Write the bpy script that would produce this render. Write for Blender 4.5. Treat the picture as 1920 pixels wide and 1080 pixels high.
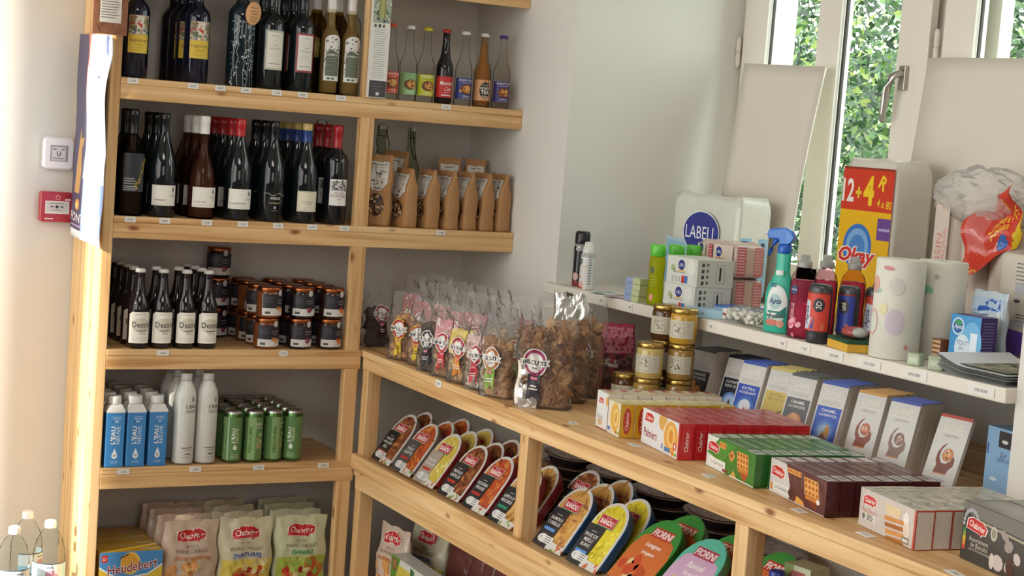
import bpy, math, random
from mathutils import Vector, Matrix
from mathutils.geometry import tessellate_polygon
for _o in list(bpy.data.objects): bpy.data.objects.remove(_o, do_unlink=True)
SC = bpy.context.scene
COL = SC.collection
PI = math.pi
rnd = random.Random(7)

# ------------------------------------------------------------ camera
CAM_LOC = (-2.4975, -4.9896, 1.4694); YAW, PITCH, ROLL, FOC = 0.4967, -0.0916, 0.0749, 3055.16
cd = bpy.data.cameras.new('camera'); cam = bpy.data.objects.new('camera', cd); COL.objects.link(cam)
_f = Vector((math.sin(YAW)*math.cos(PITCH), math.cos(YAW)*math.cos(PITCH), math.sin(PITCH)))
_r = Vector((math.cos(YAW), -math.sin(YAW), 0)); _u = _r.cross(_f)
_r2 = _r*math.cos(ROLL)+_u*math.sin(ROLL); _u2 = -_r*math.sin(ROLL)+_u*math.cos(ROLL)
cam.matrix_world = Matrix(((_r2.x, _u2.x, -_f.x, CAM_LOC[0]), (_r2.y, _u2.y, -_f.y, CAM_LOC[1]), (_r2.z, _u2.z, -_f.z, CAM_LOC[2]), (0, 0, 0, 1)))
cd.sensor_width = 36; cd.lens = FOC/1920*36; cd.clip_start = .05; cd.clip_end = 200
SC.camera = cam

# ------------------------------------------------------------ light
SC.view_settings.view_transform = 'Standard'; SC.view_settings.look = 'None'
SC.view_settings.exposure = -0.06; SC.view_settings.gamma = 1.0
SC.view_settings.use_curve_mapping = False
w = bpy.data.worlds.new('sky'); SC.world = w; w.use_nodes = True
bg = w.node_tree.nodes['Background']; bg.inputs[0].default_value = (.90, .98, .97, 1); bg.inputs[1].default_value = 5.0
def area(name, loc, direction, sx, sy, power, col):
    l = bpy.data.lights.new(name, 'AREA'); l.shape = 'RECTANGLE'; l.size = sx; l.size_y = sy; l.energy = power; l.color = col
    o = bpy.data.objects.new(name, l); COL.objects.link(o); o.location = loc
    o.rotation_euler = Vector(direction).to_track_quat('-Z', 'Y').to_euler(); return o
area('assumed_window_light', (-3.55, -2.75, 1.75), (1, .10, -.08), 2.2, 1.7, 30, (1, .96, .9))  # area lamp for an assumed, unseen window in the left wall
area('front_fill', (-2.2, -6.8, 1.7), (.15, 1, -.05), 2.0, 1.6, 22, (1, .97, .93))  # added frontal fill lamp behind the camera; the front wall has no opening
area('ceiling_fill', (-1.7, -3.3, 2.92), (.25, .35, -1), 1.2, .6, 17, (1, .96, .90))  # added overhead fill lamp, brightens box tops and room-facing sides
sl = bpy.data.lights.new('sun', 'SUN'); sl.energy = 12; sl.angle = .02; sl.color = (1, .93, .8)
sun = bpy.data.objects.new('sun', sl); COL.objects.link(sun)
sun.rotation_euler = Vector((1, .44, -.42)).to_track_quat('-Z', 'Y').to_euler(); sun.location = (-6, -3, 4)

# ------------------------------------------------------------ colour and material helpers
def lin(c):
    if isinstance(c, str):
        c = c.lstrip('#'); c = c if len(c) == 6 else ''.join(q*2 for q in c); c = tuple(int(c[i:i+2], 16)/255 for i in (0, 2, 4))
    return tuple((x/12.92 if x <= .04045 else ((x+.055)/1.055)**2.4) for x in c[:3])
MATS = {}
def newmat(name):
    m = bpy.data.materials.new(name); m.use_nodes = True; nt = m.node_tree; nt.nodes.clear()
    out = nt.nodes.new('ShaderNodeOutputMaterial'); MATS[name] = m; return m, nt, out
def pbsdf(nt, out, **k):
    b = nt.nodes.new('ShaderNodeBsdfPrincipled'); nt.links.new(b.outputs[0], out.inputs[0])
    for n, v in k.items():
        n = n.replace('_', ' ')
        b.inputs[n].default_value = v
    return b
def colattr(nt):
    a = nt.nodes.new('ShaderNodeAttribute'); a.attribute_name = 'Col'; return a.outputs['Color']
def cmat(name, rough, metal=0., coat=0., spec=.5, bump=0., bscale=60.):
    m, nt, out = newmat(name); b = pbsdf(nt, out, Roughness=rough, Metallic=metal)
    b.inputs['Coat Weight'].default_value = coat; b.inputs['Coat Roughness'].default_value = .08
    b.inputs['Specular IOR Level'].default_value = spec
    nt.links.new(colattr(nt), b.inputs['Base Color'])
    if bump:
        t = nt.nodes.new('ShaderNodeTexCoord'); n = nt.nodes.new('ShaderNodeTexNoise'); n.inputs['Scale'].default_value = bscale; n.inputs['Detail'].default_value = 3
        nt.links.new(t.outputs['Object'], n.inputs['Vector'])
        bp = nt.nodes.new('ShaderNodeBump'); bp.inputs['Strength'].default_value = bump; bp.inputs['Distance'].default_value = .004
        nt.links.new(n.outputs['Fac'], bp.inputs['Height']); nt.links.new(bp.outputs[0], b.inputs['Normal'])
    return m
cmat('matte', .7); cmat('print', .45); cmat('card', .35); cmat('glossy', .16); cmat('glaze', .06, spec=.6)
cmat('metal', .3, metal=1.); cmat('foil', .22, metal=.9, bump=.5, bscale=40); cmat('wrap', .2, bump=.35, bscale=55)
cmat('paper', .75, bump=.5, bscale=45); cmat('plastic', .3); cmat('tissue', .8, bump=.3, bscale=70); cmat('wall_paint', .85); cmat('crumb', .8, bump=.8, bscale=160)
def film(name, gl, tint, rough, bump=0., bscale=30, diff=0.):
    m, nt, out = newmat(name)
    t = nt.nodes.new('ShaderNodeBsdfTransparent'); g = nt.nodes.new('ShaderNodeBsdfGlossy'); g.inputs['Roughness'].default_value = rough
    lw = nt.nodes.new('ShaderNodeLayerWeight'); lw.inputs['Blend'].default_value = gl
    mx = nt.nodes.new('ShaderNodeMixShader'); nt.links.new(lw.outputs['Fresnel'], mx.inputs[0])
    src = t.outputs[0]
    if tint is None:
        nt.links.new(colattr(nt), t.inputs['Color'])
    else: t.inputs['Color'].default_value = (*tint, 1)
    if diff:
        d = nt.nodes.new('ShaderNodeBsdfDiffuse'); tr = nt.nodes.new('ShaderNodeBsdfTranslucent'); a = nt.nodes.new('ShaderNodeAddShader')
        for q in (d, tr):
            if tint is None: nt.links.new(colattr(nt), q.inputs['Color'])
            else: q.inputs['Color'].default_value = (*[min(1, x) for x in tint], 1)
        m1 = nt.nodes.new('ShaderNodeMixShader'); m1.inputs[0].default_value = .35; nt.links.new(d.outputs[0], m1.inputs[1]); nt.links.new(tr.outputs[0], m1.inputs[2])
        m2 = nt.nodes.new('ShaderNodeMixShader'); m2.inputs[0].default_value = diff; nt.links.new(t.outputs[0], m2.inputs[1]); nt.links.new(m1.outputs[0], m2.inputs[2]); src = m2.outputs[0]
        nt.nodes.remove(a)
    nt.links.new(src, mx.inputs[1]); nt.links.new(g.outputs[0], mx.inputs[2]); nt.links.new(mx.outputs[0], out.inputs[0])
    if bump:
        tc = nt.nodes.new('ShaderNodeTexCoord'); n = nt.nodes.new('ShaderNodeTexNoise'); n.inputs['Scale'].default_value = bscale; n.inputs['Detail'].default_value = 2; n.inputs['Distortion'].default_value = 1.2
        nt.links.new(tc.outputs['Object'], n.inputs['Vector'])
        bp = nt.nodes.new('ShaderNodeBump'); bp.inputs['Strength'].default_value = bump; bp.inputs['Distance'].default_value = .01
        nt.links.new(n.outputs['Fac'], bp.inputs['Height'])
        nt.links.new(bp.outputs[0], g.inputs['Normal']); nt.links.new(bp.outputs[0], lw.inputs['Normal'])
    return m
film('clear', .035, (.93, .95, .94), .03); film('cellophane', .12, (.995, .99, .98), .22, bump=.7, bscale=26, diff=.07)
film('pane', .05, (.97, .99, .98), .01); film('liquid', .12, None, .06, diff=.35); film('tintglass', .07, None, .04); film('softfilm', .16, (.97, .96, .95), .22, bump=1., bscale=20, diff=.32)

def wood(name, axis):
    m, nt, out = newmat(name); b = pbsdf(nt, out, Roughness=.5)
    tc = nt.nodes.new('ShaderNodeTexCoord')
    oi = nt.nodes.new('ShaderNodeObjectInfo'); ad = nt.nodes.new('ShaderNodeVectorMath'); ad.operation = 'ADD'
    cmb = nt.nodes.new('ShaderNodeCombineXYZ'); ml = nt.nodes.new('ShaderNodeMath'); ml.operation = 'MULTIPLY'; ml.inputs[1].default_value = 37.
    nt.links.new(oi.outputs['Random'], ml.inputs[0])
    for i in range(3): nt.links.new(ml.outputs[0], cmb.inputs[i])
    nt.links.new(tc.outputs['Object'], ad.inputs[0]); nt.links.new(cmb.outputs[0], ad.inputs[1])
    def mapped(s_along, s_across):
        mp = nt.nodes.new('ShaderNodeMapping'); sc = [s_across]*3; sc[axis] = s_along; mp.inputs['Scale'].default_value = sc
        nt.links.new(ad.outputs[0], mp.inputs['Vector']); return mp.outputs[0]
    n1 = nt.nodes.new('ShaderNodeTexNoise'); n1.inputs['Scale'].default_value = 1; n1.inputs['Detail'].default_value = 5; n1.inputs['Distortion'].default_value = .6
    nt.links.new(mapped(1.6, 42), n1.inputs['Vector'])
    cr = nt.nodes.new('ShaderNodeValToRGB'); e = cr.color_ramp.elements
    e[0].position = .3; e[0].color = (*lin('#b98650'), 1); e[1].position = .72; e[1].color = (*lin('#e9c695'), 1)
    el = cr.color_ramp.elements.new(.5); el.color = (*lin('#dcb27a'), 1)
    nt.links.new(n1.outputs['Fac'], cr.inputs[0])
    vo = nt.nodes.new('ShaderNodeTexVoronoi'); vo.inputs['Scale'].default_value = 1; nt.links.new(mapped(5.5, 12), vo.inputs['Vector'])
    kr = nt.nodes.new('ShaderNodeValToRGB'); k = kr.color_ramp.elements; k[0].position = .05; k[0].color = (1, 1, 1, 1); k[1].position = .13; k[1].color = (0, 0, 0, 1)
    nt.links.new(vo.outputs['Distance'], kr.inputs[0])
    mx = nt.nodes.new('ShaderNodeMix'); mx.data_type = 'RGBA'; nt.links.new(kr.outputs[0], mx.inputs[0]); nt.links.new(cr.outputs[0], mx.inputs[6]); mx.inputs[7].default_value = (*lin('#8a5226'), 1)
    nt.links.new(mx.outputs[2], b.inputs['Base Color'])
    bp = nt.nodes.new('ShaderNodeBump'); bp.inputs['Strength'].default_value = .12; bp.inputs['Distance'].default_value = .002; nt.links.new(n1.outputs['Fac'], bp.inputs['Height']); nt.links.new(bp.outputs[0], b.inputs['Normal'])
    return m
wood('wood_x', 0); wood('wood_y', 1); wood('wood_z', 2)
def flat(name, c, rough=.8, noise=0.):
    m, nt, out = newmat(name); b = pbsdf(nt, out, Roughness=rough); b.inputs['Base Color'].default_value = (*lin(c), 1)
    if noise:
        tc = nt.nodes.new('ShaderNodeTexCoord'); n = nt.nodes.new('ShaderNodeTexNoise'); n.inputs['Scale'].default_value = 180; nt.links.new(tc.outputs['Object'], n.inputs['Vector'])
        bp = nt.nodes.new('ShaderNodeBump'); bp.inputs['Strength'].default_value = noise; bp.inputs['Distance'].default_value = .001; nt.links.new(n.outputs['Fac'], bp.inputs['Height']); nt.links.new(bp.outputs[0], b.inputs['Normal'])
    return m
flat('plaster', '#dcd9d2', .85, .25); flat('plaster_dark', '#8d8078', .85, .2); flat('white_paint', '#e3dcd0', .45); flat('floor_tile', '#9a9088', .4); flat('ceiling_paint', '#e6e0d8', .9)
flat('gasket', '#3a3230', .5); flat('grass_ground', '#4d6a35', .9)
def foliage(name, c1, c2):
    m, nt, out = newmat(name); d = nt.nodes.new('ShaderNodeBsdfDiffuse'); t = nt.nodes.new('ShaderNodeBsdfTranslucent'); mx = nt.nodes.new('ShaderNodeMixShader'); mx.inputs[0].default_value = .5
    nt.links.new(colattr(nt), d.inputs[0]); nt.links.new(colattr(nt), t.inputs[0]); nt.links.new(d.outputs[0], mx.inputs[1]); nt.links.new(t.outputs[0], mx.inputs[2])
    g = nt.nodes.new('ShaderNodeBsdfGlossy'); g.inputs['Roughness'].default_value = .35; m2 = nt.nodes.new('ShaderNodeMixShader'); m2.inputs[0].default_value = .08
    nt.links.new(mx.outputs[0], m2.inputs[1]); nt.links.new(g.outputs[0], m2.inputs[2]); nt.links.new(m2.outputs[0], out.inputs[0])
foliage('leaf', 0, 0)

# ------------------------------------------------------------ mesh building
class MB:
    def __init__(s): s.v = []; s.f = []; s.c = []; s.m = []; s.s = []
    def add(s, verts, faces, col, mat='matte', smooth=False):
        b = len(s.v); s.v += [tuple(p) for p in verts]; c = lin(col) if not callable(col) else None
        for i, f in enumerate(faces):
            s.f.append([b+j for j in f]); s.c.append(c if c is not None else lin(col(i))); s.m.append(mat); s.s.append(smooth)
        return s
    def box(s, x0, x1, y0, y1, z0, z1, col='#ffffff', mat='matte'):
        V = [(x0, y0, z0), (x1, y0, z0), (x1, y1, z0), (x0, y1, z0), (x0, y0, z1), (x1, y0, z1), (x1, y1, z1), (x0, y1, z1)]
        return s.add(V, [(0, 3, 2, 1), (4, 5, 6, 7), (0, 1, 5, 4), (1, 2, 6, 5), (2, 3, 7, 6), (3, 0, 4, 7)], col, mat)
    def rbox(s, x0, x1, y0, y1, z0, z1, r, col='#ffffff', mat='matte', seg=3):
        # box with rounded vertical edges and chamfered top and bottom
        def ring(k, z):
            P = []
            for cx, cy, a0 in ((x1-r, y1-r, 0), (x0+r, y1-r, 90), (x0+r, y0+r, 180), (x1-r, y0+r, 270)):
                for i in range(seg+1):
                    a = math.radians(a0+90*i/seg); P.append((cx+(r-k)*math.cos(a), cy+(r-k)*math.sin(a), z))
            return P
        e = r*.35; R_ = [ring(e, z0), ring(0, z0+e), ring(0, z1-e), ring(e, z1)]
        n = len(R_[0]); V = sum(R_, []); F = []
        for k in range(3):
            for i in range(n): F.append((k*n+i, k*n+(i+1) % n, (k+1)*n+(i+1) % n, (k+1)*n+i))
        F.append(tuple(range(n-1, -1, -1))); F.append(tuple(3*n+i for i in range(n)))
        return s.add(V, F, col, mat)
    def lathe(s, prof, seg=20, mat='matte', cx=0, cy=0, ex=None, smooth=True, caps=True, sy=1.):
        # prof: (r, z, colour[, material]) ; colour belongs to the band that starts here
        n = seg; b = len(s.v)
        def pt(r, z, i):
            a = 2*PI*i/n; c, q = math.cos(a), math.sin(a)
            if ex:
                k = (abs(c)**ex+abs(q)**ex)**(-1/ex); c *= k; q *= k
            return (cx+r*c, cy+r*q*sy, z)
        for p in prof: s.v += [pt(p[0], p[1], i) for i in range(n)]
        for k in range(len(prof)-1):
            c = lin(prof[k][2]); mm = prof[k][3] if len(prof[k]) > 3 else mat
            for i in range(n):
                s.f.append([b+k*n+i, b+k*n+(i+1) % n, b+(k+1)*n+(i+1) % n, b+(k+1)*n+i]); s.c.append(c); s.m.append(mm); s.s.append(smooth)
        if caps:
            if prof[0][0] > 1e-4: s.f.append([b+i for i in range(n-1, -1, -1)]); s.c.append(lin(prof[0][2])); s.m.append(prof[0][3] if len(prof[0]) > 3 else mat); s.s.append(False)
            if prof[-1][0] > 1e-4: k = len(prof)-1; s.f.append([b+k*n+i for i in range(n)]); s.c.append(lin(prof[-1][2])); s.m.append(prof[-1][3] if len(prof[-1]) > 3 else mat); s.s.append(False)
        return s
    def surf(s, fn, nu, nv, col, mat='matte', smooth=True, closed=False):
        V = [fn(i/nu, j/nv) for j in range(nv+1) for i in range(nu+(0 if closed else 1))]; W = nu+(0 if closed else 1)
        F = [(j*W+i, j*W+(i+1) % W, (j+1)*W+(i+1) % W, (j+1)*W+i) for j in range(nv) for i in range(nu)]
        return s.add(V, F, col, mat, smooth)
    def blob(s, c, r, col, mat='matte', n=7, m=5, jit=0., rot=0., tilt=0., smooth=True):
        M = Matrix.Rotation(rot, 3, 'Z') @ Matrix.Rotation(tilt, 3, 'X'); V = []
        for j in range(m+1):
            for i in range(n):
                ph = PI*j/m; th = 2*PI*i/n; k = 1+rnd.uniform(-jit, jit)
                p = M @ Vector((r[0]*math.sin(ph)*math.cos(th)*k, r[1]*math.sin(ph)*math.sin(th)*k, -r[2]*math.cos(ph)*k)); V.append((c[0]+p.x, c[1]+p.y, c[2]+p.z))
        F = [(j*n+i, j*n+(i+1) % n, (j+1)*n+(i+1) % n, (j+1)*n+i) for j in range(m) for i in range(n)]
        return s.add(V, F, col, mat, smooth)
    def tube(s, pts, r, col, mat='matte', n=8):
        P = [Vector(p) for p in pts]; b = len(s.v); R_ = r if isinstance(r, (list, tuple)) else [r]*len(P)
        for k, p in enumerate(P):
            d = (P[min(k+1, len(P)-1)]-P[max(k-1, 0)]).normalized(); a = d.orthogonal().normalized()
            ref = Vector((0, 0, 1)) if abs(d.z) < .9 else Vector((1, 0, 0)); a = d.cross(ref).normalized(); c = d.cross(a)
            for i in range(n):
                t = 2*PI*i/n; q = p+(a*math.cos(t)+c*math.sin(t))*R_[k]; s.v.append(tuple(q))
        cc = lin(col)
        for k in range(len(P)-1):
            for i in range(n):
                s.f.append([b+k*n+i, b+k*n+(i+1) % n, b+(k+1)*n+(i+1) % n, b+(k+1)*n+i]); s.c.append(cc); s.m.append(mat); s.s.append(True)
        for f in ([b+i for i in range(n)][::-1], [b+(len(P)-1)*n+i for i in range(n)]): s.f.append(f); s.c.append(cc); s.m.append(mat); s.s.append(False)
        return s
    def art(s, A, fm, su=None, sv=None, mat=None, base=.00012, dl=.00003):
        for tri, col, layer, mt in A.it:
            polys = [tri]
            if su: polys = sum([slicep(p, 0, su) for p in polys], [])
            if sv: polys = sum([slicep(p, 1, sv) for p in polys], [])
            c = lin(col)
            for p in polys:
                b = len(s.v); s.v += [tuple(fm(u, v, base+dl*layer)) for u, v in p]; s.f.append([b+i for i in range(len(p))]); s.c.append(c); s.m.append(mat or mt); s.s.append(False)
        return s
    def xf(s, M, start=0):
        for i in range(start, len(s.v)): s.v[i] = tuple(M @ Vector(s.v[i]))
        return s
    def mesh(s, name):
        me = bpy.data.meshes.new(name); me.from_pydata(s.v, [], s.f)
        names = []
        for m in s.m:
            if m not in names: names.append(m)
        for m in names: me.materials.append(MATS[m])
        me.polygons.foreach_set('material_index', [names.index(m) for m in s.m]); me.polygons.foreach_set('use_smooth', s.s)
        a = me.color_attributes.new('Col', 'FLOAT_COLOR', 'CORNER'); buf = []
        for f, c in zip(s.f, s.c): buf += [c[0], c[1], c[2], 1.]*len(f)
        a.data.foreach_set('color', buf); me.update(); return me
    def build(s, name, parent=None, label=None):
        o = bpy.data.objects.new(name, s.mesh(name)); COL.objects.link(o)
        if parent: o.parent = parent
        if label: o['label'] = label
        return o
def slicep(poly, ax, step):
    lo = min(p[ax] for p in poly); hi = max(p[ax] for p in poly); out = []; k0 = math.floor(lo/step); k1 = math.floor(hi/step)
    if k1 <= k0: return [poly]
    rest = poly
    for k in range(k0+1, k1+1):
        t = k*step; L, R_ = [], []
        for i in range(len(rest)):
            a, b = rest[i], rest[(i+1) % len(rest)]
            (L if a[ax] <= t else R_).append(a)
            if (a[ax]-t)*(b[ax]-t) < 0:
                q = (t-a[ax])/(b[ax]-a[ax]); c = (a[0]+q*(b[0]-a[0]), a[1]+q*(b[1]-a[1])); L.append(c); R_.append(c)
        if len(L) > 2: out.append(L)
        rest = R_
        if len(rest) < 3: return out
    out.append(rest); return out
_TX = {}
def text_tris(t, bold, it):
    k = (t, bold, it)
    if k not in _TX:
        cu = bpy.data.curves.new('t', 'FONT'); cu.body = t; cu.resolution_u = 2; cu.offset = bold*.012; cu.shear = it
        o = bpy.data.objects.new('t', cu); COL.objects.link(o); me = bpy.data.meshes.new_from_object(o)
        me.calc_loop_triangles(); P = [v.co for v in me.vertices]
        T = [[(P[i].x, P[i].y) for i in tr.vertices] for tr in me.loop_triangles]
        fx = []
        for tr in T:
            ar = (tr[1][0]-tr[0][0])*(tr[2][1]-tr[0][1])-(tr[1][1]-tr[0][1])*(tr[2][0]-tr[0][0])
            if abs(ar) > 1e-9: fx.append(tr if ar > 0 else tr[::-1])
        xs = [p[0] for q in fx for p in q] or [0, 1]; ys = [p[1] for q in fx for p in q] or [0, 1]
        _TX[k] = (fx, min(xs), max(xs), min(ys), max(ys)); bpy.data.objects.remove(o); bpy.data.curves.remove(cu); bpy.data.meshes.remove(me)
    return _TX[k]
class Art:
    def __init__(s): s.it = []; s.L = 0; s.mt = 'print'
    def poly(s, pts, c, same=False):
        if not same: s.L += 1
        ar = sum(pts[i][0]*pts[(i+1) % len(pts)][1]-pts[(i+1) % len(pts)][0]*pts[i][1] for i in range(len(pts)))
        if ar < 0: pts = pts[::-1]
        if len(pts) <= 4: s.it.append((list(pts), c, s.L, s.mt)); return s
        for t in tessellate_polygon([[Vector((p[0], p[1], 0)) for p in pts]]):
            q = [pts[i] for i in t]; a = (q[1][0]-q[0][0])*(q[2][1]-q[0][1])-(q[1][1]-q[0][1])*(q[2][0]-q[0][0])
            s.it.append((q if a > 0 else q[::-1], c, s.L, s.mt))
        return s
    def rect(s, x0, y0, x1, y1, c, same=False): return s.poly([(x0, y0), (x1, y0), (x1, y1), (x0, y1)], c, same)
    def ell(s, cx, cy, rx, ry, c, n=18, same=False, rot=0.):
        cr, sr = math.cos(rot), math.sin(rot)
        P = [(rx*math.cos(2*PI*i/n), ry*math.sin(2*PI*i/n)) for i in range(n)]
        P = [(cx+x*cr-y*sr, cy+x*sr+y*cr) for x, y in P]
        if not same: s.L += 1
        s.it.append((P, c, s.L, s.mt)); return s
    def text(s, t, cx, cy, h, c, w=None, bold=0, it=0., rot=0., align=0):
        tr, x0, x1, y0, y1 = text_tris(t, bold, it); k = h/(y1-y0) if y1 > y0 else 1; kx = k if w is None else w/(x1-x0)
        s.L += 1; cr, sr = math.cos(rot), math.sin(rot); mx = (x0+x1)/2 if align == 0 else (x0 if align < 0 else x1); my = (y0+y1)/2
        for q in tr:
            P = []
            for x, y in q:
                X, Y = (x-mx)*kx, (y-my)*k; P.append((cx+X*cr-Y*sr, cy+X*sr+Y*cr))
            s.it.append((P, c, s.L, s.mt))
        return s
    def lines(s, x0, x1, y, n, dy, c, th=None, jag=.25):
        s.L += 1; th = th or dy*.4
        for i in range(n):
            a, b = x0, x1-(x1-x0)*rnd.uniform(0, jag); yy = y-i*dy; s.it.append(([(a, yy-th/2), (b, yy-th/2), (b, yy+th/2), (a, yy+th/2)], c, s.L, s.mt))
        return s
    def cline(s, cx, w_, y, n, dy, c, th=None):
        s.L += 1; th = th or dy*.4
        for i in range(n):
            b = w_*rnd.uniform(.35, .5); yy = y-i*dy; s.it.append(([(cx-b, yy-th/2), (cx+b, yy-th/2), (cx+b, yy+th/2), (cx-b, yy+th/2)], c, s.L, s.mt))
        return s
    def spots(s, n, x0, y0, x1, y1, rx, ry, cols, inside=None, k=9):
        for _ in range(n):
            for _t in range(20):
                x, y = rnd.uniform(x0, x1), rnd.uniform(y0, y1)
                if inside is None or inside(x, y): break
            else: continue
            if _ % 6 == 0: s.L += 1
            s.ell(x, y, rx*rnd.uniform(.6, 1.3), ry*rnd.uniform(.6, 1.3), rnd.choice(cols), n=k, same=True, rot=rnd.uniform(0, 3))
        return s
    def frame(s, x0, y0, x1, y1, t, c):
        s.rect(x0, y0, x1, y0+t, c); s.rect(x0, y1-t, x1, y1, c, True); s.rect(x0, y0+t, x0+t, y1-t, c, True); s.rect(x1-t, y0+t, x1, y1-t, c, True); return s
    def clip(s, x0, y0, x1, y1):
        out = []
        for p, c, l, m in s.it:
            for ax, t, sg in ((0, x0, 1), (0, x1, -1), (1, y0, 1), (1, y1, -1)):
                q = []
                for i in range(len(p)):
                    a, b = p[i], p[(i+1) % len(p)]; da, db = (a[ax]-t)*sg, (b[ax]-t)*sg
                    if da >= 0: q.append(a)
                    if da*db < 0: k = da/(da-db); q.append((a[0]+k*(b[0]-a[0]), a[1]+k*(b[1]-a[1])))
                p = q
                if len(p) < 3: break
            if len(p) >= 3: out.append((p, c, l, m))
        s.it = out; return s
def cyl(R_, cz=0., ang=0., sy=1.):
    def f(u, v, n):
        a = -PI/2+ang+u/R_; r = R_+n+.0003; return (r*math.cos(a), r*math.sin(a)*sy, cz+v)
    return f
def face(o, U=(1, 0, 0), V=(0, 0, 1)):
    o, U, V = Vector(o), Vector(U), Vector(V); N = U.cross(V)
    return lambda u, v, n: o+U*u+V*v+N*n

# ------------------------------------------------------------ things
def thing(name, label, cat, loc=(0, 0, 0), rz=0., group=None, tilt=None):
    o = bpy.data.objects.new(name, None); o.empty_display_size = .03; COL.objects.link(o); o.location = loc; o.rotation_euler = (0, 0, rz)
    if tilt: o.rotation_euler = tilt
    return tag(o, label, cat, group)
def tag(o, label, cat, group=None):
    o['label'] = label; o['category'] = cat
    if group: o['group'] = group
    return o
def struct(name, mb, label=None):
    o = mb.build(name); o['kind'] = 'structure'
    if label: o['label'] = label
    return o
def dup(root, loc, rz=None, label=None, group=None, scale=None):
    r = root.copy(); COL.objects.link(r); r.location = loc
    if rz is not None: r.rotation_euler = (root.rotation_euler[0], root.rotation_euler[1], rz)
    if label: r['label'] = label
    if group: r['group'] = group
    if scale: r.scale = scale
    for ch in list(root.children):
        c = ch.copy(); COL.objects.link(c); c.parent = r
        for g in list(ch.children):
            d = g.copy(); COL.objects.link(d); d.parent = c
    return r
# ------------------------------------------------------------ the room
CE = 3.0
def wallbox(name, boxes, mat='plaster'):
    m = MB()
    for b in boxes: m.box(*b, mat=mat)
    return struct(name, m)
wallbox('floor', [(-4.2, .8, -7.2, .2, -.17, -.07)], 'floor_tile')
wallbox('ceiling', [(-4.2, .8, -7.2, .2, CE, CE+.1)], 'plaster_dark')
wallbox('wall_back', [(-4.2, .8, 0, .2, -.07, CE)])
Y0, Y1 = -.66, -2.578
wallbox('wall_right', [(0, .8, Y0, 0, -.07, CE), (0, .8, -7.2, Y1, -.07, CE), (0, .8, Y1, Y0, -.07, .755), (.565, .8, Y1, Y0, .755, 1.003), (0, .8, Y1, Y0, 2.45, CE)])
# left wall with assumed openings; the sun comes through two, cut to shape its patches
wallbox('wall_left', [(-3.8, -3.6, -.12, 0, -.07, CE), (-3.8, -3.6, -1.179, -.995, -.07, CE), (-3.8, -3.6, -1.65, -1.462, -.07, CE), (-3.8, -3.6, -7.2, -3.85, -.07, CE), (-3.8, -3.6, -3.85, -1.65, -.07, .9), (-3.8, -3.6, -3.85, -1.65, 2.6, CE)], 'plaster_dark')
wallbox('wall_front', [(-4.2, .8, -7.2, -7.0, -.07, CE)], 'plaster_dark')
wallbox('wall_sun_block', [(-7.0, -6.5, -9, -2.9, -.2, 5)], 'plaster_dark')  # unseen slab added outside to keep sun out of the wide left opening
# sill board across the window recess
m = MB(); m.box(-.03, .60, Y1, Y0+.0, 1.005, 1.037, mat='white_paint'); m.box(-.03, -.0005, Y0, Y0+.022, 1.005, 1.037, mat='white_paint')
o = struct('trim_1', m, 'off-white painted sill board under the window')
bv = o.modifiers.new('b', 'BEVEL'); bv.width = .003; bv.segments = 2

# ------------------------------------------------------------ the window
W = bpy.data.objects.new('window_1', None); COL.objects.link(W); W['kind'] = 'structure'
def wpart(name, boxes, mat='white_paint', col='#ffffff', parent=W, bev=.003):
    m = MB()
    for b in boxes: m.box(*b, col=col, mat=mat)
    o = m.build(name, parent)
    if bev: q = o.modifiers.new('b', 'BEVEL'); q.width = bev; q.segments = 2
    return o
ZT, ZB = 2.44, 1.045
wpart('frame', [(.625, .70, -.70, Y0, 1.037, 2.45), (.625, .70, Y1, -2.53, 1.037, 2.45), (.625, .70, -2.53, -.70, 2.41, 2.45), (.64, .70, -2.53, -.70, 1.037, 1.06)])
s1 = wpart('sash', [(.612, .66, -.797, -.675, ZB, ZT), (.612, .66, -1.152, -1.05, ZB, ZT), (.612, .66, -1.506, -1.413, ZB, ZT), (.612, .66, -1.413, -.797, ZB, 1.15), (.612, .66, -1.413, -.797, 2.33, ZT)])
wpart('glazing_bead', [(.606, .618, -.806, -.797, 1.15, 2.33), (.606, .618, -1.161, -1.152, 1.15, 2.33)], parent=s1, bev=.001)
wpart('gasket', [(.622, .630, -.812, -.806, 1.15, 2.33), (.622, .630, -1.170, -1.161, 1.15, 2.33)], 'gasket', parent=s1, bev=0)
wpart('pane', [(.634, .638, -1.05, -.80, 1.15, 2.33)], 'pane', parent=s1, bev=0)
wpart('pane', [(.634, .638, -1.413, -1.152, 1.15, 2.33)], 'pane', parent=s1, bev=0)
wpart('mullion', [(.645, .70, -1.60, -1.49, ZB, ZT)])
wpart('astragal', [(.598, .625, -1.553, -1.508, ZB, ZT)], parent=W)
s2 = wpart('sash', [(.612, .66, -1.705, -1.59, ZB, ZT), (.612, .66, -2.52, -2.42, ZB, ZT), (.612, .66, -2.42, -1.705, ZB, 1.15), (.612, .66, -2.42, -1.705, 2.33, ZT)])
wpart('glazing_bead', [(.606, .618, -1.714, -1.705, 1.15, 2.33)], parent=s2, bev=.001)
wpart('gasket', [(.622, .630, -1.720, -1.714, 1.15, 2.33)], 'gasket', parent=s2, bev=0)
wpart('pane', [(.634, .638, -2.42, -1.705, 1.15, 2.33)], 'pane', parent=s2, bev=0)
def hinge(y, z):
    m = MB(); m.lathe([(.005, 0, '#d8d0c4'), (.008, .008, '#d8d0c4'), (.008, .046, '#d8d0c4'), (.0065, .048, '#c8c0b4'), (.0065, .051, '#d8d0c4'), (.008, .053, '#d8d0c4'), (.008, .09, '#d8d0c4'), (.005, .1, '#d8d0c4')], 12, 'plastic')
    h = m.build('hinge', W); h.location = (.604, y, z)
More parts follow.
